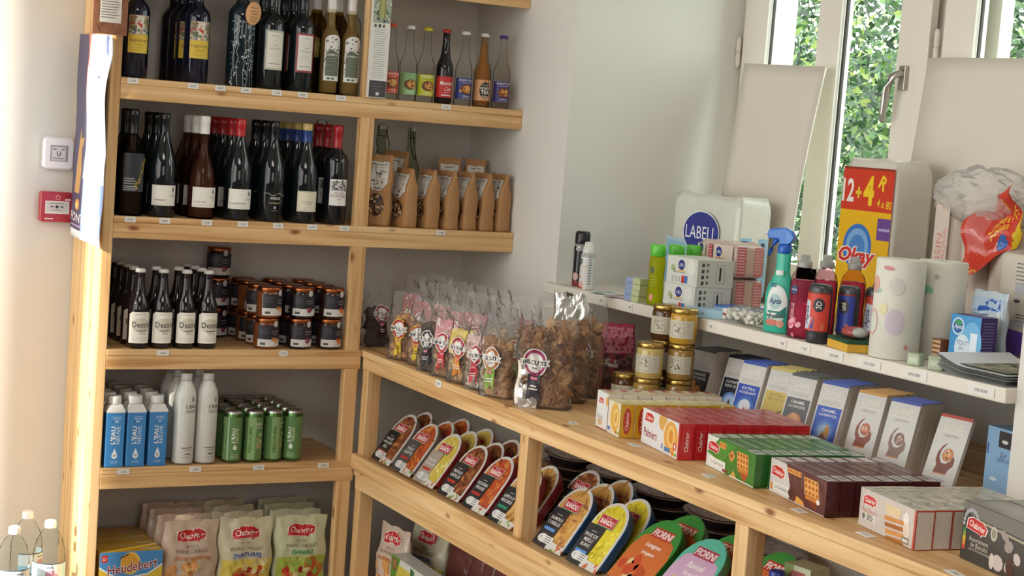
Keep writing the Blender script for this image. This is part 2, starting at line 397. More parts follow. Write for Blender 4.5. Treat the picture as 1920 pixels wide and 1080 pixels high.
hinge(-.668, 1.747); hinge(-1.578, 1.75)
m = MB(); m.rbox(-.013, .0, -.015, .015, -.034, .034, .004, '#b9b2a8', 'metal')
hb = m.build('handle_plate', W); hb.location = (.612, -1.455, 1.716)
m = MB(); m.tube([(0, 0, .012), (-.018, 0, .012), (-.030, .003, .010), (-.038, .010, .0), (-.041, .020, -.03), (-.042, .028, -.07), (-.040, .032, -.10), (-.036, .034, -.125)], [.010, .0105, .011, .0115, .0115, .011, .010, .008], '#c4c0ba', 'metal', 12)
m.build('handle', hb)
# outer wall returns seen through the glass
wallbox('wall_outer', [(.70, .80, -.70, Y0, 1.0, 2.6), (.69, .735, -1.72, -1.60, 1.05, 2.6)], 'white_paint')
wallbox('ground', [(.8, 14, -9, 14, -.6, -.5)], 'grass_ground')

# leafy shrubs in the garden beyond the window
def leaves(name, n, xr, yr, zr, size, cols, label, seed, dens=None):
    q = random.Random(seed); m = MB(); lim = list(zip(xr, yr, zr))
    cl = [(q.uniform(*xr), q.uniform(*yr), q.uniform(*zr)) for _ in range(max(12, n//70))]
    for i in range(n):
        c = q.choice(cl); s = .32
        p = Vector((c[0]+q.gauss(0, s), c[1]+q.gauss(0, s), c[2]+q.gauss(0, s*.8)))
        if p.z < -.5 or not (xr[0]-.25 < p.x < xr[1]+.25): continue
        L = size*q.uniform(.6, 1.5); d = Vector((q.uniform(-1, 1), q.uniform(-1, 1), q.uniform(-1, .5))).normalized(); a = d.orthogonal().normalized(); a = (a*math.cos(q.random()*6)+d.cross(a)*math.sin(q.random()*6)).normalized()
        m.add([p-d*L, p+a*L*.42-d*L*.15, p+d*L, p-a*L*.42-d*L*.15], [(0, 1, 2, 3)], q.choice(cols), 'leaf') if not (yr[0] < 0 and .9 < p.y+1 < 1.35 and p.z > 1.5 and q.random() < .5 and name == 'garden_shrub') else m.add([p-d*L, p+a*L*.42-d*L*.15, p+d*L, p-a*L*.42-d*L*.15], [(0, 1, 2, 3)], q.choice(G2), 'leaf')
    o = m.build(name); tag(o, label, 'shrub'); o['kind'] = 'stuff'; return o
G1 = ['#2d4629', '#243b21', '#36502f', '#466436', '#1a2d1b', '#648454']
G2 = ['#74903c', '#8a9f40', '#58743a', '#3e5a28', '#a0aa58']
leaves('garden_shrub', 15000, (1.6, 2.2), (-.3, 1.4), (.1, 2.1), .021, G1, 'dense green leafy shrub filling the window pane beside the white board', 3)
leaves('garden_tree', 17000, (5.0, 7.0), (2.8, 7.2), (.8, 4.0), .040, G1+['#b6cf8e'], 'tall green tree foliage high behind the left window panes', 5)
leaves('garden_bush', 8000, (3.2, 4.0), (-.2, 1.8), (.6, 3.2), .028, G1, 'dark green bush outside the upper right window pane', 11)
m = MB(); m.box(8.5, 8.9, -3, 14, -.5, 2.6, '#3f5a37', 'leaf'); o = m.build('garden_hedge'); tag(o, 'clipped dark green hedge closing off the garden', 'hedge')
m = MB(); m.box(7.7, 8.0, 2.5, 10.5, -.5, .95, '#cfcabb', 'matte'); o = m.build('garden_wall'); tag(o, 'low pale stone wall in the garden behind the shrub', 'wall')

# ------------------------------------------------------------ wooden shelving against the back wall
BB = (-1.315, -.366, -.07)
SU = thing('shelving_unit', 'open pine shelving unit against the back wall holding bottles and jars', 'shelf', BB)
CB = (-.50, -.40, -.07)
CU = thing('shelf_counter', 'long pine counter under the window with sloped lower shelf and front posts', 'counter', CB)
def board(root, base, name, b, axis, bev=.0025):
    x0, x1, y0, y1, z0, z1 = b; c = ((x0+x1)/2, (y0+y1)/2, (z0+z1)/2)
    m = MB(); m.box(x0-c[0], x1-c[0], y0-c[1], y1-c[1], z0-c[2], z1-c[2], mat='wood_'+axis)
    o = m.build(name, root); o.location = (c[0]-base[0], c[1]-base[1], c[2]-base[2]); q = o.modifiers.new('b', 'BEVEL'); q.width = bev; q.segments = 2; return o
def sb(n, b, a, **k): return board(SU, BB, n, b, a, **k)
def cb(n, b, a, **k): return board(CU, CB, n, b, a, **k)
XL, XR, YF = -1.296, -.001, -.366
sb('side_panel', (-1.322, -1.304, -.334, -.001, -.07, 2.3), 'z')
sb('post', (-1.326, -1.296, YF+.001, -.334, -.07, 2.3), 'z')
sb('post', (-.556, -.511, YF+.001, -.334, -.07, 2.3), 'z')
for z, x1 in ((1.559, XR), (1.165, XR), (.78, -.504), (.432, -.504), (.02, -.52), (1.96, XR)):
    sb('shelf_board', (XL, x1, YF-.002, -.002, z-.019, z), 'x')
for z0, z1, x1 in ((1.497, 1.540, XR), (1.101, 1.146, XR), (.721, .761, -.505), (.369, .413, -.505), (1.882, 1.941, XR)):
    sb('rail', (XL, x1, YF+.0005, YF+.02, z0, z1), 'x', bev=.0015)
YE = -3.6
cb('counter_top', (-.502, -.21, YE, -.002, .76, .78), 'y'); cb('counter_top', (-.2095, .563, YE+.0, -.66, .7602, .78), 'y') if False else None
cb('counter_top', (-.2095, -.001, YE, -.002, .7602, .78), 'y'); cb('counter_top', (.0, .563, -2.575, -.664, .7602, .78), 'y')
cb('rail', (-.499, -.480, YE, YF-.004, .722, .7595), 'y', bev=.0015)
for ya, yb in ((-.412, -.369), (-1.444, -1.401), (-2.379, -2.333), (-3.35, -3.30)):
    cb('post', (-.497, -.451, ya, yb, -.07, .7218), 'z')
cb('shelf_lip', (-.518, -.5, YE, -.3685, .410, .458), 'y')
cb('shelf_edge', (-.505, -.48, YE, YF-.004, .388, .4095), 'y', bev=.001)
cb('rail', (-.499, -.480, YE, YF-.004, .347, .3875), 'y', bev=.0015)
m = MB(); x0, x1, z0, z1 = -.499, -.02, .4435, .4935
V = [(x, y, z) for y in (YE, YF-.004) for x, z in ((x0, z0), (x1, z1), (x1, z1-.015), (x0, z0-.015))]
m.add([(a-CB[0], b-CB[1], c-CB[2]) for a, b, c in V], [(3, 2, 1, 0), (4, 5, 6, 7), (0, 1, 5, 4), (1, 2, 6, 5), (2, 3, 7, 6), (3, 0, 4, 7)], '#fff', 'wood_y')
m.build('sloped_shelf', CU)
cb('shelf_board', (-.5, -.002, YE, YF-.004, .0, .02), 'y')

# ------------------------------------------------------------ fittings on the left
t = thing('alarm_siren', 'white square wall siren above the red fire call point', 'alarm', (-1.383, 0, 1.322))
m = MB(); m.rbox(-.046, .046, -.02, 0, -.048, .048, .012, '#e9e6ea', 'plastic'); m2 = MB()
M = Matrix.Rotation(PI/2, 4, 'X')
m = MB(); m.rbox(-.046, .046, -.048, .048, 0, .03, .014, '#ece9ec', 'plastic').xf(M); m.build('housing', t)
m = MB(); A = Art(); A.rect(-.026, -.024, .026, .024, '#8f8b92'); A.rect(-.023, -.022, .020, .020, '#c9c6cb'); A.ell(0, 0, .019, .019, '#d8d5d8'); A.rect(-.018, .010, -.008, .014, '#77737a'); A.rect(.006, .010, .016, .014, '#77737a'); A.rect(-.016, -.016, .014, -.013, '#8a868c')
A.ell(-.001, 0, .0065, .0085, '#4a4a55'); A.ell(-.001, .002, .0035, .0075, '#d8d5d8')
m.art(A, face((0, -.0305, 0))); m.build('sounder', t)
t = thing('fire_call_point', 'red square fire alarm call point on the wall below the white siren', 'fire alarm', (-1.384, 0, 1.161))
m = MB(); m.rbox(-.047, .047, -.045, .045, 0, .035, .006, '#b02a35', 'plastic').xf(M); m.build('housing', t)
A = Art(); A.rect(-.034, -.020, .037, .018, '#e6dfdd'); A.rect(-.030, -.016, .033, .014, '#cfc8c6'); A.ell(.001, .001, .005, .005, '#333'); A.poly([(-.019, .001), (-.013, .005), (-.013, -.003)], '#333'); A.rect(-.013, 0, -.008, .002, '#333')
A.poly([(.021, .001), (.015, .005), (.015, -.003)], '#333'); A.rect(.010, 0, .015, .002, '#333'); A.rect(-.012, -.010, .012, -.0085, '#555'); A.rect(-.022, .0105, .02, .0125, '#777'); A.ell(.003, .029, .008, .007, '#d98a8c'); A.ell(.003, .028, .005, .004, '#b02a35')
A.rect(.024, .020, .041, .026, '#e7b9b9'); A.rect(.026, .030, .040, .036, '#8c1d28'); A.rect(-.034, -.037, -.01, -.034, '#e6dfdd')
m = MB(); m.art(A, face((0, -.0355, 0))); m.build('call_plate', t, 'white break-glass plate with black arrows')

# wavy poster hanging down the unit's side
def posterf(u, v):   # u 0..1 from the wall to the front, v 0..1 bottom to top
    y = -.035-.375*u; wv = .010*math.sin(v*9+u*2)+.006*math.sin(v*17+1)
    return Vector((-1.339-.004*math.sin(u*6)-.008*abs(math.sin(v*7))*u, y+wv*(.5+u), 1.082+.60*v-.012*u))
t = thing('poster', 'tall wavy poster with flame drawing hanging down the shelving side', 'poster', (0, 0, 0))
m = MB(); m.surf(lambda a, b: posterf(a, b), 14, 36, '#efeef4', 'card'); po = m.build('sheet', t); q = po.modifiers.new('s', 'SOLIDIFY'); q.thickness = .0006; q.offset = 1
A = Art(); A.rect(0, .04, .40, 1, '#4e4862'); A.poly([(.40, .04), (1, .04), (1, .30), (.62, .30), (.55, .36), (.40, .34)], '#8fa9e6'); A.poly([(.36, 1), (.44, .62), (.38, .30), (.62, .28), (1, .30), (1, 1)], '#e9f1fb')
A.poly([(.75, 1), (.95, 1), (.97, .66), (.88, .80)], '#5a6a9c'); A.poly([(.36, 1), (.40, .62), (.44, .62), (.42, 1)], '#b0543c')
A.poly([(.12, .22), (.3, .22), (.33, .34), (.30, .44), (.36, .50), (.27, .49), (.26, .55), (.20, .46), (.17, .34)], '#c9985c')
A.ell(.26, .165, .07, .028, '#e0a04c'); A.ell(.24, .16, .035, .014, '#f2d79a')
A.text('FONTES', .34, .10, .045, '#e8e4e0', w=.62, bold=1); A.lines(.06, .8, .06, 1, .01, '#b79ac0', .008, 0); A.ell(.72, .80, .05, .008, '#5a6a9c'); A.ell(.78, .72, .03, .006, '#5a6a9c'); A.rect(.55, .115, .95, .15, '#f6f6fa')
def pf(u, v, n): p = posterf(u, v); return (p.x-.0012-n*.5, p.y, p.z)
# u runs away from the viewer's left: left edge of the picture is the wall edge
m = MB(); m.art(A, pf, .08, .03); m.build('print', po)
# brown bark-patterned notice over the post
t = thing('notice_board', 'brown bark-patterned notice with printed white text sheet at the shelf corner', 'notice', (-1.345, -.402, 1.672))
m = MB(); m.box(-.048, .048, -.003, .003, 0, .5, '#8a5a40', 'paper'); bo = m.build('board', t)
A = Art(); A.spots(110, -.045, .005, .045, .45, .012, .003, ['#a56f50', '#6e4330', '#b98462', '#7d4d38']); A.clip(-.048, 0, .048, .5)
A.rect(-.030, .033, .030, .40, '#ddd6cc'); A.lines(-.026, .026, .39, 48, .0073, '#6b6460', .0022)
m = MB(); m.art(A, face((0, -.0032, 0))); m.build('text_sheet', bo)
# ------------------------------------------------------------ bottles on the shelves
def part(m, name, root, label=None): return m.build(name, root, label)
def prof_bord(H, R_, c, rn=.0134):
    return [(R_*.9, 0, c), (R_, .004, c), (R_, H*.62, c), (R_*.97, H*.655, c), (R_*.86, H*.69, c), (R_*.62, H*.722, c), (rn+.003, H*.75, c), (rn, H*.79, c), (rn, H*.985, c), (rn, H, c)]
def prof_burg(H, R_, c, rn=.0134):
    return [(R_*.9, 0, c), (R_, .004, c), (R_, H*.44, c), (R_*.985, H*.49, c), (R_*.9, H*.56, c), (R_*.72, H*.64, c), (R_*.54, H*.71, c), (rn+.002, H*.79, c), (rn, H*.85, c), (rn, H, c)]
def capsule(root, H, h, c, top=None, r=.0146, mat='glossy'):
    m = MB(); P = [(r+.0006, H-h, c), (r, H-h+.003, c), (r, H-.022, c), (r+.0008, H-.020, top or c), (r+.0008, H-.003, top or c), (r-.002, H+.001, top or c)]
    m.lathe(P, 18, mat); return part(m, 'capsule', root)
def lab(root, A, R_, cz, label=None, ang=0., sy=1., name='label', step=.004, mat=None):
    m = MB(); m.art(A, cyl(R_, cz, ang, sy), step, None, mat, .0002, .00005); return part(m, name, root, label)
def winebottle(label, loc, kind, glass, gmat, A, cz, cap, caph=.06, H=.30, R_=None, captop=None, group='wine bottles on the middle wine shelf', inner=None):
    t = thing('wine_bottle', label, 'bottle', loc, 0, group)
    R_ = R_ or (.0405 if kind == 'b' else .0368); m = MB(); m.lathe((prof_burg if kind == 'b' else prof_bord)(H, R_, glass), 26, gmat); part(m, 'glass', t)
    if inner: m = MB(); m.lathe([(r*.9, z*.8+.004, inner) for r, z, c in (prof_burg if kind == 'b' else prof_bord)(H, R_, glass)], 20, 'glossy'); part(m, 'wine', t)
    if cap: capsule(t, H, caph, cap, captop)
    if A: lab(t, A, R_, cz)
    return t
def behind(t, n, dy, label, x=0., group=None, rot=.3):
    l = t.location
    return [dup(t, (l[0]+x*(i+1), l[1]+dy*(i+1), l[2]), rnd.uniform(-rot, rot), label, group) for i in range(n)]
DK = '#141b1e'; DKB = '#0c1226'
Z1, Z2, Z3, Z4, Z5 = 1.5597, 1.1657, .7807, .4327, .0207
WG = 'bottles on the top wine shelf'
# top shelf
def hypo():
    A = Art(); A.rect(-.031, -.055, .031, -.003, '#d9b93a'); A.text('hypocras', 0, -.020, .013, '#2b2414', w=.050); A.cline(0, .03, -.032, 1, .01, '#8c7420', .0015); A.cline(-.003, .045, -.040, 2, .006, '#a88d2c', .001)
    A.rect(-.031, -.003, .031, .052, '#b9a58a'); A.rect(-.010, .012, .012, .050, '#d8d2c2'); A.poly([(-.012, .010), (.012, .010), (.008, .028), (0, .036), (-.008, .028)], '#c0482c'); A.ell(.0, .036, .004, .005, '#caa184')
    A.spots(26, -.031, .0, .031, .012, .004, .003, ['#3c6a5a', '#e7e2d4', '#2f5a78', '#4f8a55', '#e7e2d4']); A.spots(24, -.030, .014, -.013, .05, .004, .006, ['#7a5a3e', '#5d6b44', '#9c3d2e', '#8a7a5e']); A.spots(20, .014, .014, .030, .05, .004, .006, ['#7a5a3e', '#5d6b44', '#9c3d2e', '#8a7a5e']); return A.clip(-.031, -.06, .031, .052)
t = winebottle('dark bottle with yellow and painted label at the far left of the top shelf', (-1.250, -.325, Z1), 'o', DKB, 'glaze', hypo(), .125, '#15151d', group=WG)
t2 = dup(t, (-1.070, -.322, Z1), 0, 'dark bottle with yellow and painted label, second from left on the top shelf')
behind(t2, 3, .082, 'yellow-labelled dark bottle standing in the row behind the second bottle of the top shelf', 0, 'yellow-labelled bottles behind')
# decorated magnum with wooden tag
t = thing('gift_bottle', 'dark bottle wound with silvery twigs and an oval wooden tag', 'bottle', (-.935, -.315, Z1), 0, None)
m = MB(); m.lathe(prof_bord(.33, .040, '#16242b', .016), 26, 'glaze'); part(m, 'glass', t); A = Art()
for k in range(7):
    a = rnd.uniform(-.055, .055); pts = [(a+rnd.uniform(-.004, .004), z*.02) for z in range(11)]
    for i in range(10): (x0, y0), (x1, y1) = pts[i], pts[i+1]; A.poly([(x0-.0008, y0), (x0+.0008, y0), (x1+.0008, y1), (x1-.0008, y1)], '#9aa6a6', True)
    A.spots(16, a-.007, 0, a+.007, .2, .0035, .002, ['#a9b3b0', '#6f7c80', '#c6ccc8'])
lab(t, A, .040, .003, name='twig_pattern'); m = MB()
m.lathe([(.001, -.0025, '#8a5a34'), (.023, -.0025, '#8a5a34'), (.024, .0, '#a8703e'), (.023, .0025, '#d2a26e'), (.001, .0025, '#d2a26e')], 28, 'matte', sy=1.45).xf(Matrix.Translation((.018, -.047, .215)) @ Matrix.Rotation(PI/2, 4, 'X') @ Matrix.Rotation(-.12, 4, 'Z'))
A = Art(); A.text('Original', 0, .016, .005, '#5a3216', w=.022); A.cline(0, .030, .006, 1, .01, '#6b3d1c', .0014); A.cline(0, .02, -.002, 1, .01, '#6b3d1c', .0022); A.cline(0, .028, -.011, 3, .006, '#6b3d1c', .0012)
m.art(A, face((.018, -.0503, .215))); part(m, 'wooden_tag', t, 'oval wooden tag with burnt lettering'); m = MB(); m.tube([(.016, -.046, .245), (.01, -.03, .28), (0, -.017, .295)], .001, '#a8875a'); part(m, 'string', t)
def chateau(border, paper):
    A = Art(); A.rect(-.030, -.058, .030, .058, border); A.rect(-.024, -.052, .024, .052, paper); A.cline(0, .03, .042, 1, .01, '#8a8478', .0012); A.text('OPPIDUM', 0, .004, .006, '#8a8478', w=.034); A.cline(0, .02, .014, 1, .01, '#8a8478', .0012); A.cline(-.002, .036, -.010, 2, .007, '#a9a294', .0008); A.cline(0, .04, -.040, 1, .01, '#777', .0018); return A
t = winebottle('dark bottle with plain cream label in a grey border on the top shelf', (-.842, -.322, Z1), 'o', DK, 'glaze', chateau('#b8b6a6', '#dcd8ca'), .115, '#1c2126', group=WG, R_=.038)
behind(t, 1, .085, 'dark wine bottle hidden behind the cream-labelled bottle of the top shelf')
t = winebottle('dark bottle with cream label in a dark red border on the top shelf', (-.746, -.322, Z1), 'o', DK, 'glaze', chateau('#8e2f30', '#dcd8d0'), .115, '#1c2126', group=WG, R_=.038)
behind(t, 2, .085, 'dark wine bottle in the row behind the red-bordered label on the top shelf', 0, 'bottles behind the red-bordered label')
def samb():
    A = Art(); A.rect(-.027, -.075, .027, .045, '#dcdad4'); A.ell(0, .045, .027, .018, '#dcdad4'); A.spots(22, -.024, .015, .024, .056, .003, .002, ['#4a4650', '#5a4a55', '#6a6a62']); A.spots(10, -.026, -.06, -.021, .02, .0015, .002, ['#4a4650']); A.spots(10, .021, -.06, .026, .02, .0015, .002, ['#4a4650'])
    A.poly([(-.021, -.060), (.021, -.060), (.021, .010), (.012, .017), (.004, .015), (-.006, .020), (-.014, .015), (-.021, .010)], '#5c6454'); A.text('SAMBUC', 0, .003, .007, '#ccd0c0', w=.036, bold=1); A.cline(0, .036, -.008, 2, .008, '#9aa08c', .001); A.lines(-.018, .016, -.026, 5, .007, '#8c937e', .001)
    A.rect(-.024, -.073, .024, -.063, '#e8e6e0'); A.rect(-.016, -.071, -.006, -.065, '#3f7a55'); A.rect(-.002, -.071, .007, -.065, '#3f7a55'); return A.clip(-.027, -.08, .027, .07)
t = winebottle('clear elderflower bottle with white and olive label, left of the two', (-.656, -.322, Z1), 'o', '#efe9d8', 'tintglass', samb(), .115, '#dcdad6', .085, H=.33, R_=.031, group=WG, inner='#86734e')
dup(t, (-.5905, -.322, Z1), 0, 'clear elderflower bottle with white and olive label, right of the two beside the wooden post')
t = winebottle('amber bottle with small gold label and white capsule behind the elderflower bottles', (-.670, -.235, Z1), 'o', '#b9a46a', 'tintglass', Art().rect(-.025, -.03, .025, .03, '#a58f3c').ell(0, 0, .015, .018, '#c9b45c'), .14, '#c9c6c0', .085, H=.33, R_=.031, group=WG, inner='#5c4e30')
dup(t, (-.600, -.235, Z1), .2, 'pale liqueur bottle with white capsule behind the right elderflower bottle')
# tall gift carton
t = thing('leaflet_strip', 'tall printed leaflet strip fixed to the wooden post', 'leaflet', (-.519, -.3785, Z1), 0)
m = MB(); m.box(-.029, .029, -.009, .009, 0, .36, '#e2e0da', 'card'); part(m, 'box', t)
A = Art(); A.rect(-.028, .002, .028, .052, '#3c3b40'); A.ell(0, .012, .006, .005, '#dcdad4'); A.lines(-.018, .018, .042, 4, .008, '#77757a', .0015)
A.lines(-.022, .022, .205, 22, .0068, '#8e8c86', .0013); A.rect(-.024, .212, -.016, .222, '#5e6e52'); A.rect(-.010, .212, -.002, .222, '#3a3a3a'); A.rect(.004, .212, .011, .222, '#5e6e52')
A.rect(-.029, .226, .029, .36, '#9fa896'); A.spots(60, -.029, .226, .029, .36, .005, .004, ['#ccd0c2', '#5c6e55', '#3f4c3c', '#b7bfa8', '#7f8c74']); A.rect(-.012, .24, .012, .36, '#8a8a5a'); A.rect(-.006, .24, .006, .36, '#a9a86c'); A.clip(-.029, 0, .029, .36)
m = MB(); m.art(A, face((0, -.0091, 0))); part(m, 'front_print', t)

# sodas
def soda(label, x, bc, lc, capc, kind, y=-.31):
    R_ = .0272; H = .233; t = thing('soda_bottle', label, 'bottle', (x, y, Z1), 0, 'soda bottles on the top right shelf')
    dark = kind == 'cola'; c = '#1d1a1e' if dark else bc
    P = [(R_*.9, 0, c), (R_, .003, c), (R_, .108, c), (R_*.96, .120, c), (R_*.80, .133, c), (R_*.62, .145, c), (.0135, .165, c), (.0118, .19, c), (.0112, .222, c), (.0125, .224, c), (.0125, .229, c)]
    m = MB(); m.lathe(P, 24, 'glaze' if dark else 'tintglass'); part(m, 'glass', t)
    if kind == 'tea': m = MB(); m.lathe([(r*.88, z*.9+.003, '#ecc896') for r, z, _ in P[:-2]], 18, 'liquid'); part(m, 'drink', t)
    m = MB(); m.lathe([(.0140, .222, capc), (.0145, .224, capc), (.0135, .231, capc), (.011, .2335, capc)], 20, 'glossy'); part(m, 'crown_cap', t)
    A = Art(); A.rect(-.038, -.033, .038, .033, lc)
    if kind == 'cola': A.text('Mountain', 0, .012, .013, '#efe9e4', w=.048, it=.25, bold=1); A.text('Cola', .004, -.006, .012, '#efe9e4', w=.024, it=.25, bold=1); A.cline(0, .03, -.018, 1, .01, '#efe9e4', .0014); A.cline(0, .04, -.026, 1, .01, '#efe9e4', .0035)
    elif kind == 'tea':
        A.ell(0, 0, .019, .026, '#2e2a28'); A.poly([(-.006, .024), (0, .030), (.007, .024)], '#2e2a28'); A.spots(10, -.017, -.024, .017, .024, .006, .004, ['#2e2a28']); A.text('ICE TEA', 0, .016, .005, '#efe6da', w=.02); A.text('FONTS', 0, .006, .009, '#f4efe6', w=.030, bold=2); A.text('TEA', 0, -.006, .012, '#f4efe6', w=.028, bold=2); A.cline(0, .026, -.018, 2, .005, '#e9d9c4', .002)
    else:
        A.text('FONTINE', 0, .026, .007, '#e8e4de' if kind != 'g' else '#6aa06a', w=.050, bold=1); A.ell(0, .004, .025, .021, lc)
        A.ell(.0, -.002, .022, .016, '#6d3b20'); A.ell(.003, -.001, .015, .012, '#d08a3c'); A.ell(.004, .001, .009, .007, '#e3a656'); A.spots(8, -.02, -.012, .018, .01, .004, .003, ['#a8622c', '#e9b46a', '#5e3018']); A.text('Limonade', 0, .019, .004, '#2c4630' if kind == 'g' else ('#4a4a10' if kind == 'y' else '#e8e4de'), w=.03); A.cline(0, .03, -.023, 1, .01, '#f0ece4', .0018); A.cline(0, .036, -.029, 1, .01, '#f0ece4', .001)
    lab(t, A.clip(-.038, -.033, .038, .033), R_, .053); return t
soda('clear lemonade bottle with orange-red label and orange cap beside the white carton', -.448, '#fbfdfc', '#d1472c', '#c9502c', 'o')
soda('clear lemonade bottle with pale green label and white cap', -.386, '#fbfdfc', '#8dbb7e', '#dcdcd8', 'g')
soda('clear lemonade bottle with yellow-green label and yellow cap', -.326, '#fbfdfc', '#c9cf2c', '#cdbf2c', 'y')
soda('dark cola bottle with red label and red cap', -.261, '#222', '#cc2c2c', '#b83030', 'cola')
soda('clear lemonade bottle with blue label and white cap right of the cola', -.193, '#fbfdfc', '#2c3f8c', '#dcdcd8', 'b')
soda('iced tea bottle with peach label and white cap', -.126, '#f8ecd8', '#dba06c', '#dcdcd8', 'tea')
soda('clear lemonade bottle with violet label and violet cap at the right end', -.058, '#fbfdfc', '#3d3580', '#3d3580', 'v')

# middle wine shelf
def domaine(name, c):
    A = Art(); A.rect(-.040, -.0295, .040, .0295, '#f0ede3'); A.text(name, -.034, -.013, .0058, c, align=-1, bold=1, w=.05 if len(name) > 12 else .036); A.lines(-.034, .03, -.021, 2, .004, '#a8a498', .0006, .3)
    A.ell(.026, .016, .0035, .0045, '#3c3a38'); A.poly([(.0225, .015), (.0295, .015), (.026, .009)], '#3c3a38'); A.ell(.026, .022, .002, .0025, '#3c3a38'); A.text('DOMAINE', .026, .004, .0018, '#3c3a38', w=.015); A.text('PUNTIS', .026, -.001, .0035, '#55524e', w=.022); A.cline(.026, .01, -.006, 1, .01, '#777', .0006); return A
# square-shouldered bottle at the far left
t = winebottle('clear square-shouldered bottle with black label and slanting gold script, far left', (-1.243, -.325, Z2), 'o', '#b9b2a6', 'tintglass', None, .1, '#17171c', .075, H=.305, R_=.0395, inner='#3d3430')
A = Art(); A.rect(-.033, -.055, .033, .055, '#23262e'); A.text('Persille', .020, -.002, .014, '#c9a23c', w=.095, it=.35, rot=1.25); A.lines(-.030, .006, -.018, 3, .007, '#9a9a98', .003, .2); A.lines(-.030, .008, -.040, 3, .005, '#b9b9b4', .0018, .1); lab(t, A, .0395, .125)
behind(t, 1, .085, 'clear bottle with black label behind the far left bottle of the wine shelf')
t = winebottle('dark burgundy bottle with white label reading blanc', (-1.150, -.322, Z2), 'b', DK, 'glaze', domaine('CUVÉE BLANC', '#3a3836'), .0635, '#101216')
behind(t, 2, .083, 'dark capped wine bottle in the row behind the white-labelled blanc bottle', 0, 'bottles behind the blanc')
t = winebottle('rosé wine bottle with white label and white capsule', (-1.03, -.322, Z2), 'b', '#dcccc2', 'tintglass', domaine('CUVÉE ROSÉ', '#9a6a5c'), .0635, '#ecebe6', .052, inner='#54392f')
behind(t, 2, .083, 'rosé bottle with pale capsule in the row behind the front rosé bottle', 0, 'rosé bottles behind')
t = winebottle('dark red wine bottle with white label and bright red capsule', (-.920, -.322, Z2), 'b', DK, 'glaze', domaine('LE CARIGNAN D\'OLIVIER', '#3a3836'), .0635, '#b92a2e', .052)
behind(t, 3, .083, 'dark bottle with red capsule in the row behind the front red-capped bottle', 0, 'red-capped bottles behind')
A = Art()
for i in range(9): x0, x1 = -.036+i*.008, -.028+i*.008; y0, y1 = .022+.004*math.sin(i*1.3), .022+.004*math.sin((i+1)*1.3); A.poly([(x0, y0), (x1, y1), (x1, y1+.0015), (x0, y0+.0015)], '#b9b6ae', True)
A.text('ARIÈGE', 0, .012, .009, '#dcdad4', w=.032, bold=1); A.text('Levayre', 0, -.003, .009, '#c2b078', w=.036, it=.4); A.rect(-.003, -.020, .003, -.013, '#b9b6ae'); A.cline(0, .024, -.026, 1, .01, '#8a8880', .0015)
t = winebottle('dark bottle with black label showing a white mountain line and black capsule', (-.815, -.322, Z2), 'b', DK, 'glaze', A, .060, '#0f1418', .07)
behind(t, 2, .083, 'dark black-capped bottle in the row behind the mountain-line label', 0, 'black-capped bottles behind')
A = Art(); A.rect(-.034, -.031, .034, .031, '#e2dcc4'); A.frame(-.032, -.029, .032, .029, .0008, '#9a9478'); A.text('LA NEGLY', 0, -.002, .0055, '#4a473e', w=.036); A.cline(0, .028, -.008, 1, .01, '#6a675c', .001); A.cline(0, .018, -.018, 1, .01, '#8a867a', .0008); A.cline(0, .04, -.024, 1, .01, '#8a867a', .0008)
t = winebottle('dark bottle with cream label and blue capsule topped in gold', (-.710, -.322, Z2), 'b', DK, 'glaze', A, .0665, '#22458c', .062, captop='#c9b06a')
behind(t, 3, .083, 'dark bottle with gold-topped capsule in the row behind the blue-capped bottle', 0, 'gold-topped bottles behind')
A = Art(); A.rect(-.030, -.040, .030, .040, '#f0eeea'); A.rect(-.024, .006, .024, .034, '#8c8a88'); A.spots(40, -.024, .006, .024, .034, .005, .003, ['#3a3838', '#5a5858', '#b9b7b4', '#dcdad6']); A.text('CHATEAU', 0, -.002, .006, '#8e4a44', w=.034); A.text('FONTIES', 0, -.011, .009, '#7a3a36', w=.046); A.cline(0, .016, -.021, 1, .01, '#7a3a36', .0012); A.cline(0, .03, -.025, 1, .01, '#999', .0006); A.cline(0, .008, -.032, 1, .01, '#555', .001)
t = winebottle('bordeaux bottle with white label of an engraved landscape and red capsule beside the post', (-.610, -.322, Z2), 'o', '#15181c', 'glaze', A, .0985, '#a8232a', .07, H=.302)
behind(t, 2, .083, 'dark bottle with dark red capsule in the row behind the engraved landscape label', 0, 'bottles behind the landscape label')
def swing(label, x, y, rz):
    H = .30; t = thing('swing_top_bottle', label, 'bottle', (x, y, Z2), rz, 'swing-top bottles at the back of the shelf'); m = MB(); m.lathe(prof_burg(H, .038, '#e2e8da', .013), 22, 'tintglass'); part(m, 'glass', t)
    m = MB(); m.lathe([(.013, H, '#d8d6cc'), (.015, H+.003, '#d8d6cc'), (.014, H+.014, '#d8d6cc'), (.009, H+.018, '#d8d6cc')], 16, 'plastic'); part(m, 'stopper', t)
    m = MB()
    for s in (-1, 1): m.tube([(s*.004, 0, H+.018), (s*.017, 0, H+.012), (s*.020, 0, H-.02), (s*.026, -.006, H-.045), (s*.017, -.014, H-.085), (0, -.018, H-.092)], .0016, '#4a4640', 'metal')
    m.tube([(-.02, 0, H-.02), (0, -.015, H-.022), (.02, 0, H-.02)], .0016, '#4a4640', 'metal'); part(m, 'wire_bail', t); return t
t = swing('clear swing-top bottle with wire bail in the dark behind the left kraft bag', -.352, -.065, .2)
dup(t, (-.262, -.10, Z2), .9, 'clear swing-top bottle with wire bail behind the second kraft bag')
dup(t, (-.555, -.040, Z2), -.8, 'clear swing-top bottle with wire bail behind the landscape-label wine bottle')

